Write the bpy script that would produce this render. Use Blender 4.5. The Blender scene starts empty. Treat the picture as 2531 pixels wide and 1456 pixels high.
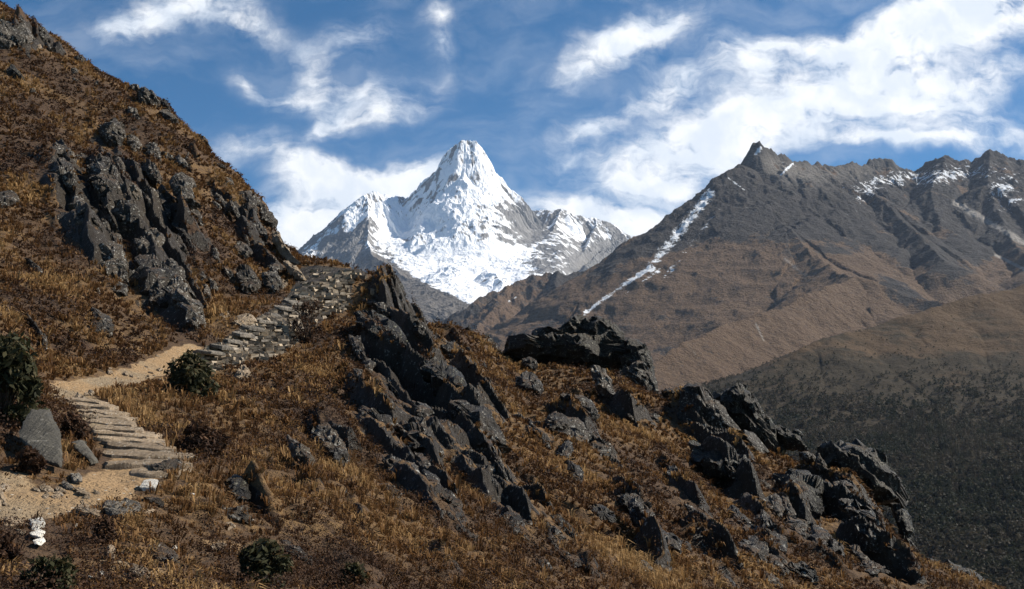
import bpy, math, random
import numpy as np

# ------------------------------------------------------------------ camera, sky, sun, exposure
SC = bpy.context.scene
COL = SC.collection
FPX, CX, CY, PITCH = 2714.0, 1265.5, 728.0, math.radians(7.8)
SUN_AZ, SUN_EL = math.radians(78), math.radians(41)      # azimuth to the right of the view direction

cam_d = bpy.data.cameras.new('camera')
cam_d.sensor_fit = 'HORIZONTAL'
cam_d.sensor_width = 36.0
cam_d.lens = 36.0 * FPX / (2 * CX)
cam_d.clip_start = 0.1
cam_d.clip_end = 60000
cam = bpy.data.objects.new('camera', cam_d)
COL.objects.link(cam)
cam.rotation_euler = (math.pi / 2 + PITCH, 0, 0)
SC.camera = cam
SC.view_settings.view_transform = 'Standard'
SC.view_settings.look = 'None'
SC.view_settings.exposure = 0.70
SC.view_settings.gamma = 1.0
SC.cycles.max_bounces = 6
SC.cycles.diffuse_bounces = 3
SC.cycles.volume_bounces = 1
SC.cycles.transparent_max_bounces = 6

sun_d = bpy.data.lights.new('sun', 'SUN')
sun_d.energy = 5.0
sun_d.angle = math.radians(0.5)
sun_d.color = (1.0, 0.93, 0.82)
sun = bpy.data.objects.new('sun', sun_d)
COL.objects.link(sun)
SUN_DIR = np.array([math.sin(SUN_AZ) * math.cos(SUN_EL), math.cos(SUN_AZ) * math.cos(SUN_EL), math.sin(SUN_EL)])
sun.rotation_euler = (math.pi / 2 - SUN_EL, 0, math.pi - SUN_AZ)


def ray(x, y):
    a, b = (x - CX) / FPX, (CY - y) / FPX
    c, s = math.cos(PITCH), math.sin(PITCH)
    return np.array([a, c - b * s, s + b * c])


def at(x, y, r):
    """The point at horizontal distance r seen at a point of the picture (2531 x 1456 units)."""
    d = ray(x, y)
    return d * (r / math.hypot(d[0], d[1]))


def project(X, Y, Z):
    c, s = math.cos(PITCH), math.sin(PITCH)
    dep = Y * c + Z * s
    up = -Y * s + Z * c
    return CX + FPX * X / dep, CY - FPX * up / dep


class NT:
    """Short node-tree writer."""
    def __init__(self, tree):
        self.t, self.n, self.l = tree, tree.nodes, tree.links

    def node(self, kind, **kw):
        nd = self.n.new(kind)
        for k, v in kw.items():
            setattr(nd, k, v)
        return nd

    def put(self, sock, v):
        if hasattr(v, 'is_output') or isinstance(v, bpy.types.NodeSocket):
            self.l.new(v, sock)
        else:
            sock.default_value = v

    def math(self, op, a, b=0.0, c=None, clamp=False):
        nd = self.node('ShaderNodeMath', operation=op, use_clamp=clamp)
        self.put(nd.inputs[0], a)
        self.put(nd.inputs[1], b)
        if c is not None:
            self.put(nd.inputs[2], c)
        return nd.outputs[0]

    def vmath(self, op, a, b=(0, 0, 0), scale=None):
        nd = self.node('ShaderNodeVectorMath', operation=op)
        self.put(nd.inputs[0], a)
        if op != 'SCALE':
            self.put(nd.inputs[1], b)
        if scale is not None:
            self.put(nd.inputs['Scale'], scale)
        return nd.outputs[0]

    def noise(self, vec, scale, detail=4.0, rough=0.55, dist=0.0, color=False, lac=2.0):
        nd = self.node('ShaderNodeTexNoise')
        if vec is not None:
            self.put(nd.inputs['Vector'], vec)
        nd.inputs['Scale'].default_value = scale
        nd.inputs['Detail'].default_value = detail
        nd.inputs['Roughness'].default_value = rough
        nd.inputs['Lacunarity'].default_value = lac
        nd.inputs['Distortion'].default_value = dist
        return nd.outputs['Color' if color else 'Fac']

    def voronoi(self, vec, scale, feature='F1', out='Distance', rand=1.0):
        nd = self.node('ShaderNodeTexVoronoi', feature=feature)
        if vec is not None:
            self.put(nd.inputs['Vector'], vec)
        nd.inputs['Scale'].default_value = scale
        nd.inputs['Randomness'].default_value = rand
        return nd.outputs[out]

    def step(self, v, lo, hi, a=0.0, b=1.0, kind='SMOOTHSTEP'):
        nd = self.node('ShaderNodeMapRange', interpolation_type=kind)
        self.put(nd.inputs['Value'], v)
        nd.inputs['From Min'].default_value = lo
        nd.inputs['From Max'].default_value = hi
        nd.inputs['To Min'].default_value = a
        nd.inputs['To Max'].default_value = b
        return nd.outputs[0]

    def mix(self, fac, a, b):
        nd = self.node('ShaderNodeMix', data_type='RGBA')
        self.put(nd.inputs[0], fac)
        for s, v in ((nd.inputs[6], a), (nd.inputs[7], b)):
            if isinstance(v, tuple) and len(v) == 3:
                v = v + (1.0,)
            self.put(s, v)
        return nd.outputs[2]

    def mapping(self, vec, loc=(0, 0, 0), rot=(0, 0, 0), scale=(1, 1, 1), kind='POINT'):
        nd = self.node('ShaderNodeMapping', vector_type=kind)
        self.put(nd.inputs[0], vec)
        nd.inputs['Location'].default_value = loc
        nd.inputs['Rotation'].default_value = rot
        nd.inputs['Scale'].default_value = scale
        return nd.outputs[0]

    def attr(self, name, out='Fac'):
        return self.node('ShaderNodeAttribute', attribute_name=name).outputs[out]


# clouds of the sky: centre x, y, half length, half height, tilt in degrees (up to the right), weight
CLOUDS = [
    (430, 25, 260, 80, 10, 0.85), (600, 50, 190, 60, -18, 0.8), (310, 85, 170, 60, 18, 0.5),
    (700, 235, 150, 45, -14, 0.72), (590, 190, 80, 40, -45, 0.5), (780, 190, 90, 90, -60, 0.62), (880, 90, 170, 75, 15, 0.58),
    (900, 230, 160, 90, 5, 0.62), (960, 280, 140, 60, 12, 0.72), (830, 300, 80, 50, 20, 0.5),
    (1090, 35, 70, 50, -15, 0.78), (1080, 100, 50, 40, 0, 0.6), (1090, 180, 90, 110, 0, 0.28),
    (590, 350, 140, 70, 8, 0.6), (800, 330, 60, 30, 10, 0.75), (730, 400, 110, 65, -25, 0.92),
    (880, 465, 250, 75, 3, 1.7), (1010, 450, 150, 65, 5, 1.5), (800, 430, 130, 60, -8, 1.1),
    (760, 595, 200, 90, -8, 2.4), (820, 530, 60, 22, -8, 0.9), (700, 545, 80, 40, 0, 1.2),
    (1500, 120, 190, 75, 30, 0.66), (1640, 60, 170, 70, 20, 0.7), (1430, 170, 90, 40, 40, 0.45),
    (1860, 110, 140, 65, 10, 0.85), (1850, 170, 80, 50, -30, 0.7), (1640, 210, 120, 60, 30, 0.6), (1700, 190, 150, 60, 25, 0.55),
    (2250, 70, 420, 95, 16, 1.0), (2400, 40, 330, 90, 14, 1.0), (2060, 110, 200, 60, 12, 0.72),
    (2080, 240, 420, 110, 17, 1.0), (1850, 310, 400, 80, 22, 0.9), (2300, 260, 330, 100, -8, 0.8), (2450, 190, 200, 60, 20, 0.55),
    (1450, 310, 180, 50, 22, 0.72), (1600, 370, 330, 65, 20, 0.72), (1400, 390, 130, 45, 25, 0.4),
    (1620, 455, 140, 56, 0, 1.5), (1550, 450, 90, 35, 10, 0.7), (1500, 550, 280, 60, -10, 1.7), (1640, 565, 240, 65, -6, 1.7),
    (1560, 115, 320, 130, 25, 0.32), (1780, 230, 260, 110, 25, 0.25), (2280, 160, 430, 150, 14, 0.38), (1700, 300, 330, 120, 22, 0.25),
    (1450, 520, 90, 35, -12, 0.9), (2350, 340, 420, 50, 3, 0.72), (2200, 345, 260, 40, -2, 0.5), (1800, 380, 200, 90, 20, 0.7),
]

world = bpy.data.worlds.new('World')
SC.world = world
world.use_nodes = True


def build_sky():
    T = NT(world.node_tree)
    T.n.clear()
    sky = T.node('ShaderNodeTexSky', sky_type='NISHITA')
    sky.sun_disc = False
    sky.sun_elevation = SUN_EL
    sky.sun_rotation = SUN_AZ
    sky.altitude = 4000
    sky.air_density = 1.0
    sky.dust_density = 0.15
    sky.ozone_density = 3.0
    gen = T.node('ShaderNodeTexCoord').outputs['Generated']
    sep = T.node('ShaderNodeSeparateXYZ')
    T.put(sep.inputs[0], gen)
    yy = T.math('MAXIMUM', T.math('ABSOLUTE', sep.outputs[1]), 0.08)
    comb = T.node('ShaderNodeCombineXYZ')
    T.put(comb.inputs[0], T.math('DIVIDE', sep.outputs[0], yy))
    T.put(comb.inputs[1], T.math('DIVIDE', sep.outputs[2], yy))
    P = comb.outputs[0]
    w1 = T.vmath('SUBTRACT', T.noise(P, 9.0, 3, 0.5, color=True), (0.5, 0.5, 0.5))
    w2 = T.vmath('SUBTRACT', T.noise(P, 34.0, 3, 0.55, color=True), (0.5, 0.5, 0.5))
    Pw = T.vmath('ADD', P, T.vmath('SCALE', w1, scale=0.055))
    Pw = T.vmath('ADD', Pw, T.vmath('SCALE', w2, scale=0.022))
    cov = None
    for x, y, a, b, ang, wt in CLOUDS:
        d = ray(x, y)
        loc = (d[0] / d[1], d[2] / d[1], 0)
        m = T.mapping(Pw, loc, (0, 0, math.radians(ang)), (a * 1.5 / FPX, b * 1.5 / FPX, 1), 'TEXTURE')
        g = T.node('ShaderNodeTexGradient', gradient_type='QUADRATIC_SPHERE')
        T.put(g.inputs[0], m)
        cov = T.math('MULTIPLY_ADD', g.outputs['Fac'], wt * 1.45, cov if cov is not None else 0.0)
    st = T.mapping(Pw, rot=(0, 0, math.radians(-22)), scale=(1.0, 2.3, 1.0))
    n1 = T.noise(st, 16.0, 8, 0.6, 0.1)
    n2 = T.noise(Pw, 56.0, 8, 0.62, 0.0)
    n3 = T.noise(T.mapping(Pw, rot=(0, 0, math.radians(-30)), scale=(1.0, 5.0, 1.0)), 30.0, 8, 0.62, 0.0)
    tex = T.math('ADD', T.math('MULTIPLY', n1, 0.54), T.math('ADD', T.math('MULTIPLY', n2, 0.30), T.math('MULTIPLY', n3, 0.16)))
    dens = T.math('MULTIPLY', cov, T.step(tex, 0.33, 0.63, 0.25, 1.45, 'LINEAR'))
    soft = T.math('ADD', dens, T.math('MULTIPLY', T.math('SUBTRACT', tex, 0.5), T.math('MINIMUM', T.math('MULTIPLY', cov, 1.6), 0.9)))
    fac = T.step(soft, -0.03, 1.5)
    veil = T.math('MULTIPLY', T.step(T.noise(st, 7.0, 5, 0.6), 0.42, 0.75), 0.2)
    fac = T.math('MAXIMUM', fac, veil)
    shade = T.step(T.noise(Pw, 24.0, 4, 0.5), 0.36, 0.64)
    white = T.mix(shade, (7.0, 7.6, 8.4), (9.2, 9.3, 9.4))
    skyc = T.mix(1.0, sky.outputs[0], sky.outputs[0])
    hs = T.node('ShaderNodeHueSaturation')
    hs.inputs['Hue'].default_value = 0.492
    hs.inputs['Saturation'].default_value = 1.36
    hs.inputs['Value'].default_value = 0.90
    T.put(hs.inputs['Color'], skyc)
    col = T.mix(fac, hs.outputs[0], white)
    bg = T.node('ShaderNodeBackground')
    T.put(bg.inputs[0], col)
    bg.inputs[1].default_value = 0.074
    out = T.node('ShaderNodeOutputWorld')
    T.l.new(bg.outputs[0], out.inputs[0])


build_sky()

# ------------------------------------------------------------------ numpy noise
_rng = np.random.RandomState(7)
_PERM = np.tile(_rng.permutation(256), 3).astype(np.int64)
_ang = _rng.rand(256) * 2 * np.pi
_G2 = np.stack([np.cos(_ang), np.sin(_ang)], 1)
_g3 = _rng.normal(size=(256, 3))
_G3 = _g3 / np.linalg.norm(_g3, axis=1)[:, None] * 1.3


def perlin2(x, y, seed=0):
    x = np.asarray(x, float) + seed * 17.37
    y = np.asarray(y, float) + seed * 9.91
    xi, yi = np.floor(x).astype(np.int64), np.floor(y).astype(np.int64)
    xf, yf = x - xi, y - yi
    u, v = xf * xf * xf * (xf * (xf * 6 - 15) + 10), yf * yf * yf * (yf * (yf * 6 - 15) + 10)

    def g(ix, iy, dx, dy):
        h = _PERM[_PERM[ix & 255] + (iy & 255)]
        return _G2[h, 0] * dx + _G2[h, 1] * dy
    a, b = g(xi, yi, xf, yf), g(xi + 1, yi, xf - 1, yf)
    c, d = g(xi, yi + 1, xf, yf - 1), g(xi + 1, yi + 1, xf - 1, yf - 1)
    return (a + (b - a) * u + ((c + (d - c) * u) - (a + (b - a) * u)) * v) * 1.4


def fbm2(x, y, octv=5, gain=0.5, seed=0, ridged=False):
    tot, amp, nrm = 0.0, 1.0, 0.0
    for o in range(octv):
        n = perlin2(x * 2.0 ** o, y * 2.0 ** o, seed + o * 3)
        if ridged:
            n = 1 - 2 * np.abs(n)
        tot = tot + n * amp
        nrm += amp
        amp *= gain
    return tot / nrm


def perlin3(P, seed=0):
    P = P + np.array([seed * 13.1, seed * 7.7, seed * 3.3])
    I = np.floor(P).astype(np.int64)
    f = P - I
    w = f * f * f * (f * (f * 6 - 15) + 10)
    out = 0.0
    for dx in (0, 1):
        for dy in (0, 1):
            for dz in (0, 1):
                h = _PERM[_PERM[_PERM[(I[:, 0] + dx) & 255] + ((I[:, 1] + dy) & 255)] + ((I[:, 2] + dz) & 255)]
                dot = (_G3[h] * (f - np.array([dx, dy, dz]))).sum(1)
                wx = w[:, 0] if dx else 1 - w[:, 0]
                wy = w[:, 1] if dy else 1 - w[:, 1]
                wz = w[:, 2] if dz else 1 - w[:, 2]
                out = out + dot * wx * wy * wz
    return out


def fbm3(P, octv=4, gain=0.5, seed=0):
    tot, amp, nrm = 0.0, 1.0, 0.0
    for o in range(octv):
        tot = tot + perlin3(P * 2.0 ** o, seed + o) * amp
        nrm += amp
        amp *= gain
    return tot / nrm


def sstep(v, a, b):
    t = np.clip((v - a) / (b - a), 0, 1)
    return t * t * (3 - 2 * t)


# ------------------------------------------------------------------ mesh helpers
def mesh_obj(name, V, faces, mat, smooth=True, attrs=None, parent=None, loop_n=None):
    """faces: (n, k) array of one polygon size, or a list of such arrays."""
    me = bpy.data.meshes.new(name)
    V = np.asarray(V, np.float32)
    fl = faces if isinstance(faces, list) else [faces]
    fl = [np.asarray(f, np.int32) for f in fl if len(f)]
    me.vertices.add(len(V))
    me.vertices.foreach_set('co', V.ravel())
    nl = sum(f.size for f in fl)
    nf = sum(len(f) for f in fl)
    me.loops.add(nl)
    me.loops.foreach_set('vertex_index', np.concatenate([f.ravel() for f in fl]))
    me.polygons.add(nf)
    tot = np.concatenate([np.full(len(f), f.shape[1], np.int32) for f in fl])
    start = np.concatenate([[0], np.cumsum(tot)[:-1]]).astype(np.int32)
    me.polygons.foreach_set('loop_start', start)
    me.polygons.foreach_set('loop_total', tot)
    me.polygons.foreach_set('use_smooth', np.full(nf, smooth, bool))
    for k, v in (attrs or {}).items():
        v = np.asarray(v, np.float32)
        if v.ndim == 1:
            a = me.attributes.new(k, 'FLOAT', 'POINT')
            a.data.foreach_set('value', v)
        else:
            a = me.attributes.new(k, 'FLOAT_VECTOR', 'POINT')
            a.data.foreach_set('vector', v.ravel())
    me.update(calc_edges=True)
    me.validate()
    if mat is not None:
        me.materials.append(mat)
    o = bpy.data.objects.new(name, me)
    COL.objects.link(o)
    if parent is not None:
        o.parent = parent
    return o


def grid_faces(nr, na):
    i = np.arange((nr - 1) * na).reshape(nr - 1, na)[:, :-1].ravel()
    return np.stack([i, i + na, i + na + 1, i + 1], 1)[:, ::-1]


def tag(o, label=None, cat=None, group=None, kind=None):
    for k, v in (('label', label), ('category', cat), ('group', group), ('kind', kind)):
        if v:
            o[k] = v
    return o


def polar(a0, a1, na, rr):
    az = np.radians(np.linspace(a0, a1, na))
    A, R = np.meshgrid(az, rr)
    return np.sin(A) * R, np.cos(A) * R, R


def material(name):
    m = bpy.data.materials.new(name)
    m.use_nodes = True
    T = NT(m.node_tree)
    T.n.clear()
    b = T.node('ShaderNodeBsdfPrincipled')
    o = T.node('ShaderNodeOutputMaterial')
    T.l.new(b.outputs[0], o.inputs[0])
    return m, T, b


def bump(T, b, h, strength, dist):
    nd = T.node('ShaderNodeBump')
    nd.inputs['Strength'].default_value = strength
    nd.inputs['Distance'].default_value = dist
    T.put(nd.inputs['Height'], h)
    T.l.new(nd.outputs[0], b.inputs['Normal'])


def world_pos(T):
    return T.node('ShaderNodeNewGeometry').outputs['Position']

# ------------------------------------------------------------------ far mountains


def ridge_field(X, Y, ridges, wav):
    """Highest of the slopes that fall away from each ridge line. Returns height, distance along and away from the ridge that wins."""
    sh = X.shape
    x, y = X.ravel(), Y.ravel()
    Z = np.full(x.shape, -1e9)
    S, D, I = np.zeros_like(x), np.zeros_like(x), np.zeros_like(x)
    for ri, rg in enumerate(ridges):
        P = np.array([at(*p) for p in rg['pts']])
        k, L = rg.get('k', 1.2), rg.get('L', 1500.0)
        kb = k * rg.get('kb', 0.5)

        def drop(d):
            return kb * d + (k - kb) * L * (1 - np.exp(-d / L))
        ls = 0.0
        best = np.full(x.shape, -1e9)
        bz = np.zeros_like(x)
        bs = np.zeros_like(x)
        bh = np.zeros_like(x)
        for a, b in zip(P[:-1], P[1:]):
            ab = b[:2] - a[:2]
            le = math.hypot(*ab)
            t = np.clip(((x - a[0]) * ab[0] + (y - a[1]) * ab[1]) / (le * le), 0, 1)
            d = np.hypot(x - a[0] - ab[0] * t, y - a[1] - ab[1] * t)
            h = a[2] + (b[2] - a[2]) * t
            if 'kl' in rg:                     # steeper on the left of the line
                d = np.where((x - a[0]) * ab[1] - (y - a[1]) * ab[0] < 0, d * rg['kl'], d)
            v = h - drop(d)
            better = v > best
            best = np.where(better, v, best)
            bz = np.where(better, d, bz)
            bh = np.where(better, h, bh)
            bs = np.where(better, ls + t * le, bs)
            ls += le
        fl = rg.get('flute', 0.0)
        z = best
        if fl:
            w = rg.get('fw', wav)
            sn = fbm2((bs + 0.25 * bz * perlin2(x / 900, y / 900, 5)) / w + ri * 7.3, bz / (w * 5), 4, 0.55, 11 + ri, True)
            z = bh - drop(np.maximum(bz * (1 - fl * 0.25 * sn), 0)) + fl * w * 0.35 * np.minimum(bz / (w * 1.2), 1.0) * sn
        win = z > Z
        Z = np.where(win, z, Z)
        S = np.where(win, bs, S)
        D = np.where(win, bz, D)
        I = np.where(win, ri, I)
    return Z.reshape(sh), S.reshape(sh), D.reshape(sh), I.reshape(sh)


def blobs(px, py, lst):
    """Sum of soft ellipses given in picture units; used for where snow, grass and scree lie on a mountain."""
    out = np.zeros_like(px)
    for x, y, a, b, ang, w in lst:
        c, s = math.cos(math.radians(ang)), math.sin(math.radians(ang))
        u, v = (px - x) * c - (py - y) * s, (px - x) * s + (py - y) * c
        out = out + w * np.exp(-((u / a) ** 2 + (v / b) ** 2))
    return out


def streaks(px, py, lst):
    """Soft lines (x0, y0, x1, y1, half width, weight)."""
    out = np.zeros_like(px)
    for x0, y0, x1, y1, w, wt in lst:
        dx, dy = x1 - x0, y1 - y0
        t = np.clip(((px - x0) * dx + (py - y0) * dy) / (dx * dx + dy * dy), 0, 1)
        d = np.hypot(px - x0 - dx * t, py - y0 - dy * t)
        out = np.maximum(out, wt * np.exp(-(d / w) ** 2))
    return out


def build_snow_mountain():
    X, Y, R = polar(-14.5, 13, 800, np.linspace(5000, 9800, 620))
    wx = fbm2(X / 420, Y / 420, 4, 0.55, 1) * 45
    wy = fbm2(X / 420, Y / 420, 4, 0.55, 2) * 45
    ridges = [
        dict(pts=[(600, 740, 8300), (700, 690, 8300), (775, 632, 8300), (800, 602, 8340), (840, 560, 8400), (870, 522, 8420), (900, 480, 8450),
                  (920, 479, 8480), (960, 487, 8550), (1000, 494, 8620), (1026, 491, 8680)], k=1.25, L=1400, flute=.5, fw=150),
        dict(pts=[(1026, 491, 8680), (1042, 458, 8680), (1072, 428, 8650), (1086, 404, 8620), (1112, 374, 8560), (1140, 352, 8500),
                  (1175, 350, 8500), (1191, 370, 8530), (1214, 418, 8600), (1240, 450, 8680), (1262, 476, 8740), (1284, 504, 8800)], k=2.3, L=420, kb=.5, flute=.5, fw=120),
        dict(pts=[(1284, 504, 8800), (1302, 519, 8850), (1330, 525, 8800), (1386, 520, 8700), (1420, 533, 8760), (1470, 545, 8850),
                  (1500, 556, 8900), (1540, 570, 9000), (1600, 588, 9100), (1680, 612, 9200), (1780, 660, 9300)], k=1.25, L=1500, flute=.5, fw=130),
        dict(pts=[(902, 482, 8440), (910, 540, 8150), (907, 590, 7900), (922, 636, 7600), (958, 655, 7350), (1000, 684, 7050), (1060, 716, 6700),
                  (1110, 738, 6350), (1165, 764, 6050)], k=1.15, L=1100, flute=.38, fw=110),
        dict(pts=[(1386, 520, 8700), (1372, 560, 8400), (1352, 600, 8150), (1330, 640, 7900), (1310, 668, 7700)], k=1.25, L=900, flute=.45, fw=110),
        dict(pts=[(1284, 504, 8790), (1262, 540, 8500), (1240, 585, 8250), (1232, 640, 8000)], k=1.3, L=900, flute=.4, fw=100),
        dict(pts=[(1150, 352, 8500), (1150, 430, 8330), (1135, 500, 8150), (1120, 560, 8000), (1100, 600, 7900)], k=1.3, L=1100, flute=.45, fw=90),
        dict(pts=[(1472, 545, 8850), (1462, 590, 8400), (1440, 640, 8000), (1400, 672, 7700)], k=1.2, L=900, flute=.42, fw=110),
        dict(pts=[(1600, 588, 9080), (1560, 620, 8500), (1490, 628, 8000), (1440, 660, 7600)], k=1.1, L=900, flute=.42, fw=110),
        dict(pts=[(1040, 497, 8660), (1030, 560, 8350), (1040, 620, 8050), (1050, 650, 7900)], k=1.2, L=900, flute=.42, fw=90),
        dict(pts=[(1205, 672, 6750), (1222, 684, 6600), (1236, 702, 6450)], k=.8, L=160, flute=.3, fw=50),
        dict(pts=[(1096, 668, 7000), (1120, 664, 6950), (1140, 672, 6900)], k=.7, L=110, flute=.3, fw=50),
    ]
    Z, S, D, I = ridge_field(X + wx, Y + wy, ridges, 120)
    fl = np.interp(R, [4800, 5400, 6000, 6500, 7000, 7500, 8000, 8500], [400, 560, 735, 890, 1030, 1230, 1480, 1700])
    fl = fl + fbm2(X / 260, Y / 260, 5, 0.55, 21) * 55
    side = np.abs(np.degrees(np.arctan2(X, Y)) + 2.3)
    fl = fl - sstep(side, 4.5, 9) * 500
    h = Z - fl
    k = 60.0
    Zs = np.where(h > k, Z, np.where(h < -k, fl, (Z + fl) / 2 + (h * h + k * k) / (4 * k)))
    rough = fbm2((X + wx) / 150, (Y + wy) / 150, 6, 0.62, 31, True)
    Zs = Zs + rough * 44 * (0.35 + 0.65 * sstep(h, 0, 150)) - 8
    rib = fbm2(S / 70 + perlin2(X / 200, Y / 200, 33) * .8, D / 420, 5, .6, 35, True)
    Zs = Zs + rib * 34 * sstep(D, 20, 220) * sstep(h, 0, 160)
    Zs = Zs - sstep(R, 8900, 9500) * 500
    gy, gx = np.gradient(Zs)
    dr = 4800 / 619
    da = np.radians(27.5 / 799) * R
    slope = np.hypot(gx / da, gy / dr)
    px, py = project(X, Y, Zs)
    # how much snow: much on the summit and in the bowl, little on the wings and none low down
    snow = np.full(px.shape, 0.58)
    snow += blobs(px, py, [(1150, 420, 90, 110, 0, .34), (1140, 640, 130, 80, 0, .6), (1180, 690, 150, 45, -5, .45), (960, 540, 60, 70, 0, .42), (1500, 580, 70, 22, 25, .3),
                           (1250, 620, 40, 60, 0, .2), (1230, 470, 50, 60, 40, .3), (1400, 560, 40, 45, 0, .2), (870, 545, 14, 40, 10, .5), (1060, 560, 90, 60, 0, .25)])
    snow -= blobs(px, py, [(860, 620, 55, 55, 0, .75), (1480, 640, 80, 28, 0, .6),
                           (1300, 560, 55, 40, 0, .35), (1560, 600, 90, 40, 0, .3), (1215, 690, 34, 20, 0, .7), (1118, 668, 26, 14, 0, .5), (1230, 510, 60, 24, 0, .22),
                           (1060, 770, 60, 40, 0, 1.0), (780, 640, 60, 60, 0, .1), (1330, 660, 30, 20, 0, .2)])
    snow -= sstep(slope, 1.1, 2.4) * 0.2
    snow -= sstep(py - np.interp(px, [700, 860, 925, 994, 1055, 1113, 1165, 1300], [760, 660, 622, 664, 702, 726, 752, 830]), -8, 14) * .8
    snow -= sstep(px, 1290, 1350) * .10 + (1 - sstep(px, 900, 1060)) * .04
    strk = fbm2(S / 34, D / 260, 4, 0.6, 51)
    snow = snow + strk * 0.75 + fbm2(X / 90, Y / 60, 5, 0.6, 41) * 0.6 - (rib - .1) * .3
    V = np.stack([X, Y, Zs], -1).reshape(-1, 3)
    m, T, b = material('snow_and_granite')
    pos = world_pos(T)
    n = T.noise(pos, 0.02, 8, 0.65)
    fine = T.noise(T.mapping(pos, scale=(1, 1, 0.35)), 0.05, 6, 0.65)
    sn = T.math('ADD', T.attr('snow'), T.math('MULTIPLY', T.math('SUBTRACT', n, 0.5), 0.5))
    sn = T.math('ADD', sn, T.math('MULTIPLY', T.math('SUBTRACT', fine, 0.5), 0.6))
    fac = T.step(sn, 0.36, 0.56)
    rock = T.mix(T.noise(pos, 0.012, 5, 0.6), (0.08, 0.079, 0.08), (0.26, 0.25, 0.237))
    low = T.mix(T.noise(pos, 0.01, 6, 0.65), (0.065, 0.06, 0.056), (0.15, 0.132, 0.112))
    rock = T.mix(T.attr('low'), rock, low)
    T.put(b.inputs['Base Color'], T.mix(fac, rock, (0.92, 0.93, 0.95)))
    b.inputs['Roughness'].default_value = 0.75
    b.inputs['Specular IOR Level'].default_value = 0.2
    bump(T, b, T.math('ADD', n, T.math('MULTIPLY', fine, 0.7)), 0.6, 22)
    low_a = sstep(py - np.interp(px, [700, 860, 925, 994, 1055, 1113, 1165, 1300], [760, 660, 622, 664, 702, 726, 752, 830]) + fbm2(X / 70, Y / 70, 4, .6, 45) * 16, -5, 9)
    o = mesh_obj('snow_mountain', V, grid_faces(*X.shape), m, False, {'snow': snow.ravel(), 'low': low_a.ravel()})
    tag(o, 'snow-covered pyramid peak with grey granite faces under white clouds', 'mountain', kind='structure')
    return o


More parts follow.
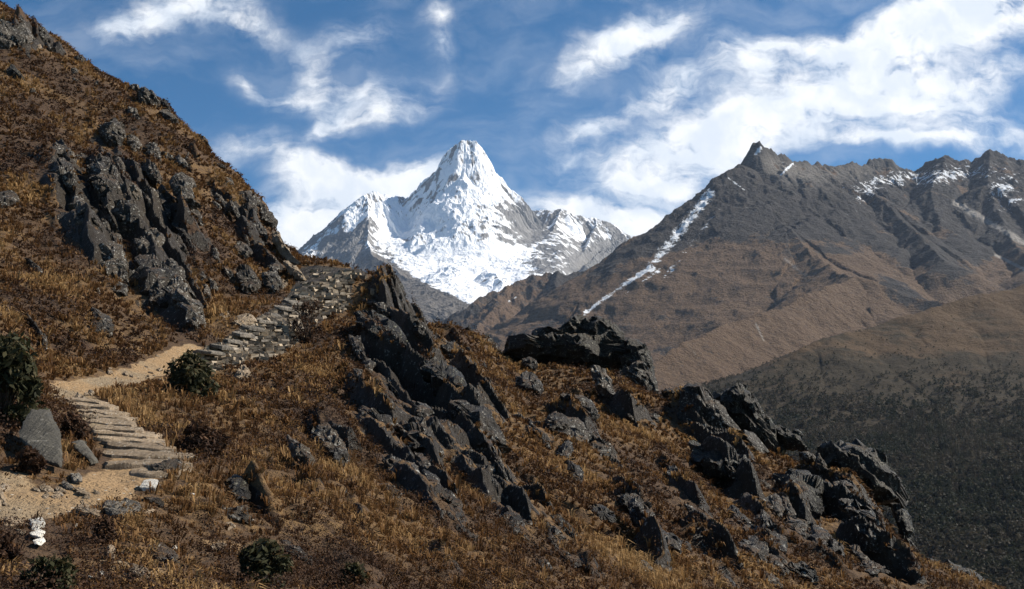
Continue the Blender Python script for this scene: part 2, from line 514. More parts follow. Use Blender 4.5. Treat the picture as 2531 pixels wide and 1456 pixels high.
def build_brown_mountain():
    X, Y, R = polar(-8, 31, 900, np.concatenate([np.linspace(1500, 3400, 330), np.linspace(3406, 5600, 380)]))
    wx = fbm2(X / 260, Y / 260, 4, 0.55, 61) * 26
    wy = fbm2(X / 260, Y / 260, 4, 0.55, 62) * 26
    ridges = [
        # the spur that runs down towards the left, with its pointed top
        dict(pts=[(1100, 1010, 2550), (1200, 930, 2750), (1260, 880, 2900), (1400, 800, 3200), (1500, 726, 3480), (1640, 612, 3820), (1700, 536, 3960), (1772, 452, 4080),
                  (1800, 432, 4120), (1822, 402, 4150), (1838, 408, 4180), (1872, 400, 4230), (1905, 392, 4300),
                  (1935, 394, 4350), (1970, 401, 4450)], k=.72, L=2600, kl=2.4, flute=.16, fw=150),
        dict(pts=[(1970, 401, 4450), (2010, 404, 4550), (2050, 408, 4650), (2105, 405, 4750), (2140, 412, 4850), (2200, 410, 4920),
                  (2225, 415, 4950), (2262, 418, 5000), (2300, 412, 5000), (2335, 404, 5000), (2372, 410, 5050), (2416, 418, 5100), (2450, 400, 5000),
                  (2490, 396, 5050), (2540, 394, 5050), (2620, 375, 5050), (2750, 400, 5050)], k=.9, L=1700, flute=.3, fw=110),
        dict(pts=[(1836, 410, 4180), (1848, 380, 4200), (1857, 353, 4220), (1871, 344, 4230), (1882, 360, 4250), (1904, 370, 4290), (1935, 386, 4350), (1972, 402, 4450)], k=2.1, L=110, kb=.45, flute=.4, fw=40),
        dict(pts=[(2140, 414, 4860), (2150, 394, 4880), (2176, 387, 4900), (2206, 396, 4920), (2226, 412, 4950)], k=2.2, L=90, kb=.5, flute=.4, fw=40),
        dict(pts=[(2262, 416, 5000), (2300, 392, 4990), (2336, 385, 4980), (2374, 392, 5030), (2416, 412, 5080)], k=1.9, L=160, kb=.5, flute=.4, fw=50),
        dict(pts=[(2418, 412, 5010), (2430, 384, 4990), (2450, 375, 4980), (2490, 386, 5020), (2540, 392, 5040)], k=2.0, L=160, kb=.5, flute=.4, fw=50),
        # the shoulder that leads down to the moraine
        dict(pts=[(1900, 520, 3780), (1940, 560, 3600), (2010, 635, 3300), (2060, 680, 3050), (2110, 694, 2850)], k=.62, L=1500, flute=.2, fw=120),
        dict(pts=[(1965, 470, 4150), (2040, 462, 4250), (2120, 455, 4350), (2180, 500, 4100), (2260, 570, 3800), (2340, 650, 3400)], k=.8, L=800, flute=.35, fw=80),
        dict(pts=[(2450, 372, 4990), (2440, 450, 4600), (2480, 560, 4100), (2560, 660, 3600)], k=.7, L=1500, flute=.3, fw=110),
        dict(pts=[(2335, 382, 4990), (2300, 470, 4500), (2330, 560, 4000)], k=.7, L=1200, flute=.3, fw=100),
        # the rugged dark hill behind the spur
        dict(pts=[(960, 880, 4200), (1040, 820, 4350), (1085, 792, 4400), (1165, 742, 4550), (1250, 692, 4750), (1310, 672, 4850), (1350, 661, 4900), (1372, 668, 4900), (1385, 660, 4880), (1398, 669, 4880),
                  (1450, 664, 4900), (1520, 640, 4850), (1565, 630, 4800), (1602, 616, 4750), (1650, 604, 4700)], k=.85, L=1500, flute=.4, fw=120),
        dict(pts=[(1385, 662, 4870), (1360, 720, 4500), (1320, 760, 4250), (1290, 790, 4100)], k=.9, L=900, flute=.35, fw=90),
        dict(pts=[(1250, 694, 4740), (1225, 740, 4450), (1180, 790, 4200)], k=.85, L=900, flute=.3, fw=90),
        # moraine crests
        dict(pts=[(2350, 760, 2700), (2240, 742, 2750), (2160, 706, 2800), (2110, 695, 2820), (2050, 712, 2700), (1985, 742, 2550), (1920, 770, 2430), (1850, 792, 2320), (1770, 815, 2200),
                  (1700, 842, 2100), (1600, 905, 1950), (1500, 980, 1800)], k=.8, L=900, flute=.12, fw=70),
    ]
    Z, S, D, I = ridge_field(X + wx, Y + wy, ridges, 110)
    fl = np.interp(R, [1500, 2000, 2600, 3200, 4000, 5000], [60, 160, 240, 270, 290, 300]) + fbm2(X / 400, Y / 400, 4, .5, 66) * 40 - 60
    h = Z - fl
    k = 70.0
    Zs = np.where(h > k, Z, np.where(h < -k, fl, (Z + fl) / 2 + (h * h + k * k) / (4 * k)))
    hi = sstep(Zs, 450, 1000)
    rug = (I == 10) | (I == 11) | (I == 12)
    Zs = Zs + fbm2(X / 330, Y / 330, 3, .5, 75, True) * 22 * sstep(R, 1700, 2600)
    rough = fbm2((X + wx) / 110, (Y + wy) / 110, 6, 0.6, 71, True)
    Zs = Zs + rough * np.where(rug, 34, 9 + 17 * hi) - np.where(rug, 52, 8 + 20 * hi) + fbm2(X / 45, Y / 45, 4, .6, 73) * (2 + 5 * hi)
    rib = fbm2(S / 75 + perlin2(X / 200, Y / 200, 76) * .9, D / 600, 5, .6, 77, True)
    Zs = Zs + rib * np.where(rug, 22, 7 + 13 * hi) * sstep(D, 10, 200)
    Zs = Zs - sstep(R, 5150, 5500) * 500
    px, py = project(X, Y, Zs)
    nz = fbm2(X / 170, Y / 170, 6, 0.62, 81)
    nf = fbm2(X / 60, Y / 60, 5, 0.6, 83)
    strk = fbm2(S / 40, D / 420, 4, .6, 84)
    grass = np.full(px.shape, 0.04) + sstep(py, 520, 700) * 0.58
    grass += blobs(px, py, [(1650, 680, 130, 60, 20, .3), (1830, 640, 120, 60, -25, .35), (2000, 620, 120, 50, -30, .3), (1750, 740, 200, 60, 10, .25), (1480, 740, 60, 30, 30, .4),
                            (1330, 740, 100, 40, 20, .3), (2250, 560, 160, 40, -10, .25), (2100, 720, 60, 20, 0, .3), (1880, 780, 130, 20, 22, .3), (1930, 530, 40, 16, 0, .4), (1240, 800, 60, 40, 20, .3)])
    grass -= blobs(px, py, [(1700, 590, 160, 60, -10, .45), (1870, 500, 110, 70, -35, .4), (2000, 510, 120, 30, -20, .5), (2280, 620, 170, 45, -10, .5), (2400, 560, 140, 50, -10, .3),  # less grass; right valley also darkened in colour, standing for cloud shade
                            (1960, 600, 50, 26, -30, .3), (1780, 715, 40, 30, 40, .35), (1890, 730, 60, 20, 10, .3), (1760, 780, 50, 24, 10, .45), (2250, 735, 70, 30, -30, .5), (1380, 690, 30, 40, 0, .4), (1500, 660, 90, 30, 25, .35)])
    grass -= np.where(rug, .36, 0)
    grass = grass + nz * 0.8 + nf * 0.4 + strk * 0.25 + (rib - .1) * .3
    snow = blobs(px, py, [(2330, 438, 140, 24, 12, .44), (2480, 470, 50, 40, 30, .5), (2200, 440, 120, 20, 12, .38), (1876, 378, 20, 9, 50, .3), (2130, 490, 60, 30, 30, .36), (1950, 408, 30, 30, 40, .2),
                          (2420, 430, 120, 40, 0, .14), (2500, 520, 40, 30, 0, .2)])
    snow += streaks(px, py, [(1756, 480, 1606, 662, 19, .68), (1775, 520, 1640, 690, 14, .42), (1606, 662, 1446, 772, 9, .70), (1640, 660, 1540, 730, 6, .5), (1460, 742, 1400, 785, 4, .5), (1300, 720, 1240, 755, 3, .4),
                             (1880, 364, 1848, 402, 6, .6), (1960, 404, 1930, 432, 3, .55), (1800, 440, 1840, 470, 4, .5)])
    snow = snow + fbm2(S / 16, D / 90, 4, .65, 91) * 0.55 + fbm2(X / 24, Y / 24, 5, .7, 92) * .5 - .14
    scree = streaks(px, py, [(1868, 800, 1888, 842, 6, .62), (1700, 850, 1728, 890, 6, .45), (1940, 640, 1990, 680, 10, .55), (2360, 500, 2531, 600, 13, .75), (2460, 630, 2560, 680, 6, .8), (2320, 470, 2380, 510, 14, .4),
                             (1840, 510, 1900, 545, 4, .5), (1730, 860, 1755, 905, 4, .35), (1965, 660, 2000, 700, 4, .4), (1990, 745, 2030, 775, 3, .35)])
    scree = scree + nf * .25 + strk * .1
    pale = np.clip(blobs(px, py, [(1960, 425, 90, 30, -15, .8), (2080, 425, 100, 20, 0, .7), (2180, 400, 60, 16, 0, .6), (1900, 400, 40, 20, -40, .5)]) + nf * .3, 0, 1)
    m, T, b = material('brown_mountain_ground')
    pos = world_pos(T)
    n1 = T.noise(pos, 0.03, 8, 0.65)
    n2 = T.noise(pos, 0.14, 6, 0.65)
    spots = T.step(T.voronoi(pos, 0.06), 0.1, 0.32)
    g = T.math('ADD', T.attr('grass'), T.math('ADD', T.math('MULTIPLY', T.math('SUBTRACT', n1, 0.5), 0.55), T.math('MULTIPLY', T.math('SUBTRACT', n2, 0.5), 0.55)))
    gf = T.math('MULTIPLY', T.step(g, 0.36, 0.56), T.math('MULTIPLY_ADD', spots, 0.4, 0.6))
    dark = T.mix(n1, (0.020, 0.019, 0.019), (0.060, 0.053, 0.048))
    dark = T.mix(T.attr('pale'), dark, T.mix(n2, (0.10, 0.092, 0.083), (0.22, 0.20, 0.175)))
    brown = T.mix(n2, (0.056, 0.036, 0.024), (0.18, 0.118, 0.072))
    c = T.mix(gf, dark, brown)
    c = T.mix(T.step(T.math('ADD', T.attr('scree'), T.math('MULTIPLY', T.math('SUBTRACT', n2, .5), .6)), 0.38, 0.8), c, (0.30, 0.275, 0.245))
    sf = T.math('ADD', T.attr('snow'), T.math('ADD', T.math('MULTIPLY', T.math('SUBTRACT', n1, 0.5), 0.5), T.math('MULTIPLY', T.math('SUBTRACT', n2, 0.5), 0.7)))
    c = T.mix(T.step(sf, 0.30, 0.52), c, (0.85, 0.88, 0.92))
    T.put(b.inputs['Base Color'], c)
    b.inputs['Roughness'].default_value = 0.9
    b.inputs['Specular IOR Level'].default_value = 0.15
    n3 = T.noise(pos, 0.5, 5, 0.7)
    bump(T, b, T.math('ADD', n1, T.math('ADD', T.math('MULTIPLY', n2, 0.5), T.math('MULTIPLY', n3, 0.15))), 1.0, 20)
    o = mesh_obj('brown_mountain', np.stack([X, Y, Zs], -1).reshape(-1, 3), grid_faces(*X.shape), m, True,
                 {'grass': grass.ravel(), 'snow': snow.ravel(), 'scree': scree.ravel(), 'pale': pale.ravel()})
    tag(o, 'brown mountain with pointed grey rock top and snow along its left edge', 'mountain', kind='structure')
    return o


def valley_height(X, Y):
    """The near valley side: brown grassy crest above, wood below."""
    R = np.hypot(X, Y)
    wx = fbm2(X / 160, Y / 160, 4, .5, 101) * 16
    wy = fbm2(X / 160, Y / 160, 4, .5, 102) * 16
    ridges = [dict(pts=[(2900, 640, 2000), (2700, 668, 1900), (2531, 702, 1800), (2420, 728, 1730), (2300, 764, 1650), (2180, 796, 1580), (2060, 830, 1500), (1990, 862, 1450), (1900, 915, 1380),
                        (1800, 965, 1300), (1650, 1040, 1200), (1450, 1150, 1080)], k=.46, L=900, flute=.07, fw=90)]
    Z, S, D, I = ridge_field(X + wx, Y + wy, ridges, 70)
    fl = np.interp(R, [300, 500, 700, 1000, 1400, 2000], [-190, -120, -72, -10, 60, 60])
    h = Z - fl
    k = 40.0
    Zs = np.where(h > k, Z, np.where(h < -k, fl, (Z + fl) / 2 + (h * h + k * k) / (4 * k)))
    return Zs + fbm2(X / 60, Y / 60, 5, .55, 105) * 7


def build_valley():
    X, Y, R = polar(-4, 32, 640, np.geomspace(330, 2100, 560))
    Z = valley_height(X, Y) - sstep(R, 1900, 2100) * 60
    px, py = project(X, Y, Z)
    nz = fbm2(X / 90, Y / 90, 6, .6, 111)
    grass = .75 - sstep(py, 700, 1060) * .8 + nz * .75 + blobs(px, py, [(2150, 1100, 120, 14, 30, .4), (2450, 740, 90, 20, 15, .2), (2100, 1010, 80, 30, 40, .2)])
    m, T, b = material('valley_ground')
    pos = world_pos(T)
    n1, n2 = T.noise(pos, .06, 8, .65), T.noise(pos, .3, 5, .65)
    spots = T.step(T.voronoi(pos, .16), .12, .34)
    g = T.math('ADD', T.attr('grass'), T.math('MULTIPLY', T.math('SUBTRACT', n1, .5), .8))
    brown = T.mix(n2, (.050, .033, .020), (.115, .076, .043))
    dark = T.mix(n1, (.022, .020, .013), (.058, .044, .029))
    T.put(b.inputs['Base Color'], T.mix(T.math('MULTIPLY', T.step(g, .25, .65), T.math('MULTIPLY_ADD', spots, .45, .55)), dark, brown))
    b.inputs['Roughness'].default_value = .95
    b.inputs['Specular IOR Level'].default_value = .1
    bump(T, b, T.math('ADD', n1, T.math('MULTIPLY', n2, .5)), .8, 5)
    o = mesh_obj('valley_hill', np.stack([X, Y, Z], -1).reshape(-1, 3), grid_faces(*X.shape), m, True, {'grass': grass.ravel()})
    return tag(o, 'brown valley side with grassy crest above dark wood', 'hill', kind='structure')


build_snow_mountain()
build_brown_mountain()
build_valley()

# ------------------------------------------------------------------ the near hillside
WALL = [(470, 872), (500, 862), (541, 846), (592, 812), (640, 782), (691, 752), (722, 716), (742, 660), (790, 655), (840, 662), (914, 668), (905, 684), (872, 694), (866, 765), (812, 780), (770, 815), (722, 862), (670, 888), (602, 902), (508, 922), (476, 900)]


def inside(px, py, poly):
    c = np.zeros(px.shape, bool)
    n = len(poly)
    for i in range(n):
        (x0, y0), (x1, y1) = poly[i], poly[(i + 1) % n]
        c ^= ((y0 > py) != (y1 > py)) & (px < (x1 - x0) * (py - y0) / (y1 - y0 + 1e-9) + x0)
    return c


# (x, y in the picture, horizontal distance): where the slope is seen
CTRL = [
    # below the frame and near the camera
    (0, 1456, 9), (300, 1456, 9.6), (600, 1456, 10.5), (900, 1456, 12), (1200, 1456, 14.5), (1500, 1456, 19), (1800, 1456, 25), (2100, 1456, 32), (2300, 1456, 38), (2440, 1450, 43),
    (-300, 1456, 8.5), (2000, 1700, 22), (2400, 1900, 24), (1400, 1900, 11), (2700, 1700, 34),
    # path and steps
    (0, 1265, 13), (120, 1250, 13.4), (230, 1215, 14), (300, 1190, 15), (345, 1140, 16.3), (320, 1090, 18), (270, 1040, 20.2), (205, 990, 23), (150, 965, 24.5), (230, 955, 26), (300, 938, 28),
    (380, 910, 31), (440, 888, 33), (-150, 1290, 12.5), (420, 1230, 14.2), (455, 1160, 15.6), (380, 1280, 13), (200, 1330, 11.8), (80, 1340, 11.5), (400, 1340, 12),
    # bank above the path
    (0, 1190, 14.2), (60, 1120, 16), (150, 1080, 18), (0, 1000, 19.5), (60, 930, 24), (0, 860, 26.5), (150, 880, 29), (300, 860, 32.5), (410, 840, 35), (-200, 1000, 18), (-250, 800, 27),
    # the slope with the crag
    (480, 835, 36), (150, 760, 34), (0, 700, 36), (0, 550, 46), (0, 400, 57), (0, 250, 70), (100, 620, 44), (250, 720, 40), (370, 760, 40), (440, 760, 41.5), (220, 560, 49), (330, 600, 48), (330, 480, 56), (130, 430, 56),
    (450, 640, 48), (560, 770, 43), (600, 690, 49), (520, 560, 56), (420, 400, 66), (300, 330, 70), (640, 640, 55), (680, 690, 51), (150, 300, 70), (560, 460, 66), (620, 560, 61),
    (-250, 500, 50), (-300, 200, 75), (-250, -50, 100),
    # its crest against the sky
    (0, 20, 98), (120, 90, 94), (240, 190, 88), (330, 225, 84), (420, 268, 80), (500, 352, 76), (530, 395, 74), (600, 447, 70), (660, 515, 67), (698, 598, 63), (735, 640, 59), (790, 655, 57), (840, 668, 56),
    # wall: foot, face, stairs on its top
    (508, 922, 33.5), (600, 902, 36), (670, 886, 38), (718, 864, 40), (770, 815, 43.5), (810, 780, 46), (863, 765, 47.5), (600, 862, 36.7), (650, 838, 38.6), (700, 800, 41), (760, 755, 44.2), (820, 715, 47.2), (560, 880, 35.4),
    (474, 866, 34.6), (541, 836, 36.8), (592, 800, 39), (640, 772, 41.3), (691, 741, 44.8), (735, 702, 48.6), (745, 672, 52), (871, 682, 49.5), (914, 672, 51.5),
    # grassy slope below the wall
    (600, 1000, 26.5), (480, 1000, 25), (520, 1100, 20), (620, 1150, 18.5), (560, 1280, 14), (750, 930, 33), (800, 1050, 25.5), (800, 1200, 18.5), (850, 1350, 14.3), (870, 840, 41), (930, 760, 47), (960, 860, 42), (960, 960, 34.5),
    # ridge down to the right
    (950, 700, 52), (985, 760, 54), (1010, 805, 56), (1060, 812, 61), (1130, 828, 65), (1190, 845, 66), (1245, 895, 64), (1290, 905, 62), (1400, 905, 61), (1540, 930, 60), (1620, 985, 58), (1700, 1000, 57), (1790, 1010, 57),
    (1850, 1080, 56), (1935, 1130, 54), (2050, 1150, 53), (2130, 1200, 51), (2200, 1290, 49), (2250, 1380, 47), (2310, 1410, 46), (2500, 1480, 43),
    # face of the lower slope
    (1050, 900, 43), (1050, 1020, 33), (1050, 1180, 23.5), (1080, 1330, 17.5), (1150, 920, 46), (1200, 1020, 38), (1230, 1150, 29), (1300, 1300, 22), (1300, 1000, 45), (1400, 1080, 39), (1450, 1180, 32.5), (1500, 1320, 25),
    (1500, 1010, 51), (1600, 1100, 45), (1650, 1220, 36), (1700, 1340, 29.5), (1720, 1120, 49), (1820, 1200, 45), (1880, 1320, 36), (1960, 1230, 47.5), (2050, 1330, 41), (2150, 1400, 38.5),
    (1000, 830, 48), (1110, 870, 55), (1250, 940, 55), (1400, 960, 55),
]
# behind the crest the ground falls away: points in metres (x, y, z)
BEHIND = []


def _behind():
    crest = [(0, 20, 98), (240, 190, 88), (420, 268, 80), (530, 395, 74), (660, 515, 67), (790, 655, 57), (914, 672, 52), (1010, 805, 56), (1190, 845, 66), (1400, 905, 63), (1620, 985, 59),
             (1790, 1010, 57), (1935, 1130, 55), (2130, 1200, 51.5), (2310, 1410, 46.5), (2500, 1480, 44)]
    for x, y, r in crest:
        p = at(x, y, r)
        for q, sl in ((1.12, .45), (1.5, .55)):
            BEHIND.append((p[0] * q, p[1] * q, p[2] - sl * r * (q - 1)))
    for az in (-8, 0, 8, 16, 24, 32):
        a = math.radians(az)
        BEHIND.append((5.5 * math.sin(a), 5.5 * math.cos(a), -1.35 - .02 * az))
        BEHIND.append((2.2 * math.sin(a), 2.2 * math.cos(a), -1.6))
    for az in (-30, -20):
        a = math.radians(az)
        BEHIND.append((4 * math.sin(a), 4 * math.cos(a), -1.3))
    BEHIND.append((-3, -2, -1.5))
    BEHIND.append((3, -2, -1.7))


_behind()
_CP = np.array([at(*c) for c in CTRL] + [np.array(b) for b in BEHIND])


def _uv(X, Y):
    r = np.maximum(np.hypot(X, Y), 1.0)
    return np.arctan2(X, Y) * 2.6, np.log(r)


class _Rbf:
    def __init__(self, P):
        u, v = _uv(P[:, 0], P[:, 1])
        self.c = np.stack([u, v], 1)
        n = len(u)
        d = np.hypot(u[:, None] - u[None], v[:, None] - v[None])
        A = np.zeros((n + 3, n + 3))
        A[:n, :n] = self.k(d) - np.eye(n) * 2e-4
        A[:n, n], A[:n, n + 1], A[:n, n + 2] = 1, u, v
        A[n:, :n] = A[:n, n:].T
        # fit the tangent of the elevation angle times distance
        self.w = np.linalg.solve(A, np.concatenate([P[:, 2] / np.hypot(P[:, 0], P[:, 1]), [0, 0, 0]]))

    @staticmethod
    def k(d):
        return -d

    def __call__(self, X, Y):
        sh = X.shape
        u, v = _uv(X.ravel(), Y.ravel())
        out = np.empty(len(u))
        n = len(self.c)
        for i in range(0, len(u), 20000):
            a, b = u[i:i + 20000], v[i:i + 20000]
            out[i:i + 20000] = self.k(np.hypot(a[:, None] - self.c[None, :, 0], b[:, None] - self.c[None, :, 1])) @ self.w[:n] + self.w[n] + self.w[n + 1] * a + self.w[n + 2] * b
        return out.reshape(sh) * np.hypot(X, Y)


_rbf = _Rbf(_CP)
PATH_L = [(-150, 1290, 12.5), (0, 1268, 13), (120, 1252, 13.4), (230, 1218, 14), (300, 1192, 15), (345, 1140, 16.3), (320, 1090, 18), (270, 1040, 20.2), (205, 995, 23), (170, 966, 24.8), (230, 955, 26), (300, 938, 28), (380, 910, 31), (440, 886, 33.4), (490, 862, 35)]
_PL = np.array([at(*p) for p in PATH_L])


def path_dist(X, Y):
    d = np.full(np.shape(X), 1e9)
    for a, b in zip(_PL[:-1], _PL[1:]):
        ab = b[:2] - a[:2]
        t = np.clip(((X - a[0]) * ab[0] + (Y - a[1]) * ab[1]) / (ab @ ab), 0, 1)
        d = np.minimum(d, np.hypot(X - a[0] - ab[0] * t, Y - a[1] - ab[1] * t))
    return d


# bands of bare rock on the slope (picture x, y, half length, half width, tilt, weight)
ROCKY = [(1120, 1060, 190, 40, -50, 1.0), (980, 980, 150, 34, -58, .7), (1060, 1200, 170, 36, -52, .8), (1180, 1130, 150, 36, -52, 1.0), (830, 1090, 60, 50, -50, .6), (1170, 950, 120, 30, -55, .8), (1000, 800, 110, 40, -62, 1.),
         (1420, 1040, 60, 26, -25, .8), (1560, 1010, 80, 30, -30, .6), (1770, 1090, 130, 50, -48, .7), (2070, 1240, 110, 60, -55, .6), (2140, 1330, 120, 36, -58, .7), (1900, 1380, 100, 30, -40, .5), (1620, 1380, 60, 24, -45, .5),
         (350, 560, 250, 130, -58, .75), (190, 520, 140, 50, -62, .7), (620, 560, 120, 40, -55, .6), (80, 100, 80, 30, -20, .7), (760, 1190, 80, 24, -50, .4), (1330, 1240, 80, 20, -52, .4), (430, 760, 90, 40, -60, .6),
         (640, 1250, 70, 20, -45, .4), (900, 1000, 90, 26, -55, .6), (960, 1130, 120, 26, -52, .6), (1240, 1250, 130, 26, -52, .6), (1330, 1060, 90, 24, -30, .5), (1500, 1130, 90, 22, -40, .5), (1700, 1230, 110, 24, -45, .5), (1560, 1260, 90, 22, -45, .45), (1850, 1250, 100, 26, -45, .6), (1980, 1300, 120, 30, -48, .6), (1780, 1400, 90, 22, -45, .5), (1100, 1370, 90, 22, -50, .5), (880, 1250, 70, 18, -50, .45), (940, 740, 40, 30, -50, .2), (1450, 1400, 70, 22, -50, .4), (2230, 1420, 80, 26, -30, .5)]


def hill_masks(X, Y, Z):
    px, py = project(X, Y, Z)
    rk = np.clip(blobs(px, py, ROCKY), 0, 1.2)
    rk = rk + .07 * sstep(px, 560, 800) * sstep(py, 700, 900)
    return px, py, rk


def rockiness(X, Y, rk):
    ca, sa = math.cos(math.radians(-62)), math.sin(math.radians(-62))
    u, v = X * ca + Y * sa, -X * sa + Y * ca
    return sstep(rk + fbm2(u / 4.5, v / 1.3, 4, .6, 205) * .75, .24, .60)


def hill_height(X, Y, fine=True):
    base = _rbf(X, Y)
    R = np.hypot(X, Y)
    px, py, rk = hill_masks(X, Y, base)
    dp = path_dist(X, Y)
    calm = sstep(dp, .5, 1.6)
    # beds of rock that run down the slope towards the camera: steep on the shaded left, gentle on the sunny right
    ca, sa = math.cos(math.radians(-62)), math.sin(math.radians(-62))
    u, v = X * ca + Y * sa, -X * sa + Y * ca
    z = base
    rky = sstep(rk + fbm2(u / 6.0, v / 2.2, 3, .55, 206) * .5, .15, .65)
    for wl, amp, sd in ((3.4, 1.35, 1), (1.25, .55, 2)):
        wv = v + perlin2(X / 4, Y / 4, 201 + sd) * wl * .45 + perlin2(X / 1.1, Y / 1.1, 231 + sd) * wl * .09
        k = wv / wl
        cell = np.floor(k)
        t = k - cell
        a_ = .35 + .65 * np.abs(np.sin(cell * 7.13 + sd)) + fbm2(u / (wl * 1.3), cell * 3.7, 3, .6, 233 + sd) * .9
        saw = np.where(t < .16, t / .16, 1 - (t - .16) / .84) - .35
        z = z + rky * calm * amp * np.clip(a_, 0, 1.4) * saw * np.minimum(.45 + R / 60, 1.35)
    z = z + calm * (fbm2(X / 5.5, Y / 5.5, 3, .5, 207) * .42 * np.minimum(R / 25, 1.2))
    if fine:
        hum = fbm2(X / .9, Y / .9, 3, .55, 209)
        z = z + (0.42 + .58 * calm) * hum * .17 + calm * np.maximum(fbm2(X / .42, Y / .42, 2, .5, 211), 0) * .09
        z = z + rk * calm * fbm2(u / 1.6, wv / .45, 4, .6, 213, True) * .22
    return z


def hit_many(xs, ys, r0=6.0, r1=120.0, n=300):
    """First points of the hillside seen at points of the picture."""
    xs, ys = np.asarray(xs, float), np.asarray(ys, float)
    rr = np.geomspace(r0, r1, n)
    D = np.stack([ray(x, y) for x, y in zip(xs, ys)])
    H = np.hypot(D[:, 0], D[:, 1])
    D = D / H[:, None]
    X, Y, Zr = D[:, :1] * rr, D[:, 1:2] * rr, D[:, 2:] * rr
    gap = hill_height(X, Y, False) - Zr
    i = np.argmax(gap > 0, axis=1)
    i = np.where((gap > 0).any(1), np.maximum(i, 1), n - 1)
    k = np.arange(len(xs))
    g0, g1 = gap[k, i - 1], gap[k, i]
    t = np.clip(np.where(g1 > g0, -g0 / np.where(g1 - g0 == 0, 1, g1 - g0), 1), 0, 1)
    r = rr[i - 1] + (rr[i] - rr[i - 1]) * t
    return D * r[:, None], (gap > 0).any(1)


def hit(x, y):
    return hit_many([x], [y])[0][0]


def build_hillside():
    rr = np.geomspace(2.2, 150, 1250)
    X, Y, R = polar(-36, 36, 1080, rr)
    Z = hill_height(X, Y)
    px, py, rk = hill_masks(X, Y, Z)
    gz, gx = np.gradient(Z)
    dR = np.gradient(rr)[:, None]
    sl = np.hypot(gz / dR, gx / (np.radians(72 / 1079) * R))
    dp = path_dist(X, Y)
    dirt = 1 - sstep(dp + fbm2(X / .6, Y / .6, 3, .5, 221) * .2, .27, .52)
    dirt = np.maximum(dirt, np.clip(blobs(px, py, [(30, 1190, 60, 40, 0, .9), (20, 1235, 70, 30, 0, 1), (330, 1400, 160, 50, 0, .62), (560, 1350, 120, 40, 0, .45), (150, 985, 60, 30, 0, .7)]) + fbm2(X / .5, Y / .5, 4, .55, 223) * .5, 0, 1))
    heath = fbm2(X / 4.5, Y / 4.5, 5, .6, 225) + blobs(px, py, [(120, 320, 160, 90, 10, .35), (520, 600, 60, 130, -70, .5), (60, 420, 120, 60, 0, .3), (820, 1000, 80, 60, 0, .25), (480, 1090, 60, 50, 0, .3)])
    m, T, b = material('hillside_ground')
    pos = world_pos(T)
    n1, n2, n3 = T.noise(pos, .9, 8, .62), T.noise(pos, 5, 6, .65), T.noise(pos, 22, 4, .6)
    soil = T.mix(n2, (.035, .021, .012), (.14, .082, .04))
    gold = T.mix(n3, (.09, .05, .02), (.24, .145, .058))
    hth = T.mix(n3, (.018, .011, .008), (.065, .035, .02))
    hf = T.step(T.math('ADD', T.attr('heath'), T.math('MULTIPLY', T.math('SUBTRACT', n1, .5), .9)), -.18, .25)
    g = T.mix(hf, gold, hth)
    g = T.mix(T.step(n2, .4, .62), soil, g)
    path = T.mix(n2, (.17, .12, .07), (.32, .245, .155))
    path = T.mix(T.step(T.noise(pos, .5, 3, .5), .34, .54), path, (.30, .195, .10))
    bed = T.noise(T.mapping(pos, rot=(0, math.radians(-33), math.radians(-15)), scale=(14, 1.3, 1.3)), 1.0, 6, .7)
    lich_glint = T.noise(pos, 7, 7, .78)
    rock = T.mix(T.math('ADD', T.math('MULTIPLY', T.noise(pos, 2.2, 8, .65), .55), T.math('MULTIPLY', bed, .45)), (.006, .0042, .0023), (.052, .036, .020))
    rock = T.mix(T.step(lich_glint, .585, .64), rock, (.36, .34, .29))  # pale lichen spots that also paint the glints of the rock
    rf = T.step(T.math('ADD', T.attr('rock'), T.math('MULTIPLY', T.math('SUBTRACT', n1, .5), 1.1)), .42, .62)
    c = T.mix(rf, g, rock)
    path = T.mix(T.step(T.voronoi(pos, 6.5), .10, .16), T.mix(n3, (.30, .26, .2), (.5, .45, .37)), path)
    c = T.mix(T.step(T.math('ADD', T.attr('dirt'), T.math('MULTIPLY', T.math('SUBTRACT', n2, .5), .35)), .35, .65), c, path)
    T.put(b.inputs['Base Color'], c)
    T.put(b.inputs['Roughness'], T.step(rf, 0, 1, .95, .55, 'LINEAR'))
    b.inputs['Specular IOR Level'].default_value = .3
    hgt = T.math('ADD', T.math('MULTIPLY', n1, .5), T.math('ADD', n2, T.math('MULTIPLY', n3, .4)))
    hgt = T.math('ADD', hgt, T.math('MULTIPLY', rf, T.math('ADD', T.math('MULTIPLY', bed, 1.2), T.math('MULTIPLY', lich_glint, .8))))
    bump(T, b, hgt, .9, .16)
    rock_a = rockiness(X, Y, rk) * (.35 + .55 * sstep(sl, .5, 1.1)) + sstep(sl, .95, 1.5) * .75 * sstep(rk, .02, .15) + inside(px, py, WALL) * 1.0
    o = mesh_obj('hillside', np.stack([X, Y, Z], -1).reshape(-1, 3), grid_faces(*X.shape), m, True, {'dirt': dirt.ravel(), 'heath': heath.ravel(), 'rock': rock_a.ravel()})
    fr = rock_a.reshape(X.shape)
    fl = (fr[:-1, :-1] > .45).ravel()
    o.data.polygons.foreach_set('use_smooth', ~fl)
    return tag(o, 'steep brown grass hillside with dark rock ribs', 'hillside', kind='structure')


build_hillside()

# ------------------------------------------------------------------ rock materials


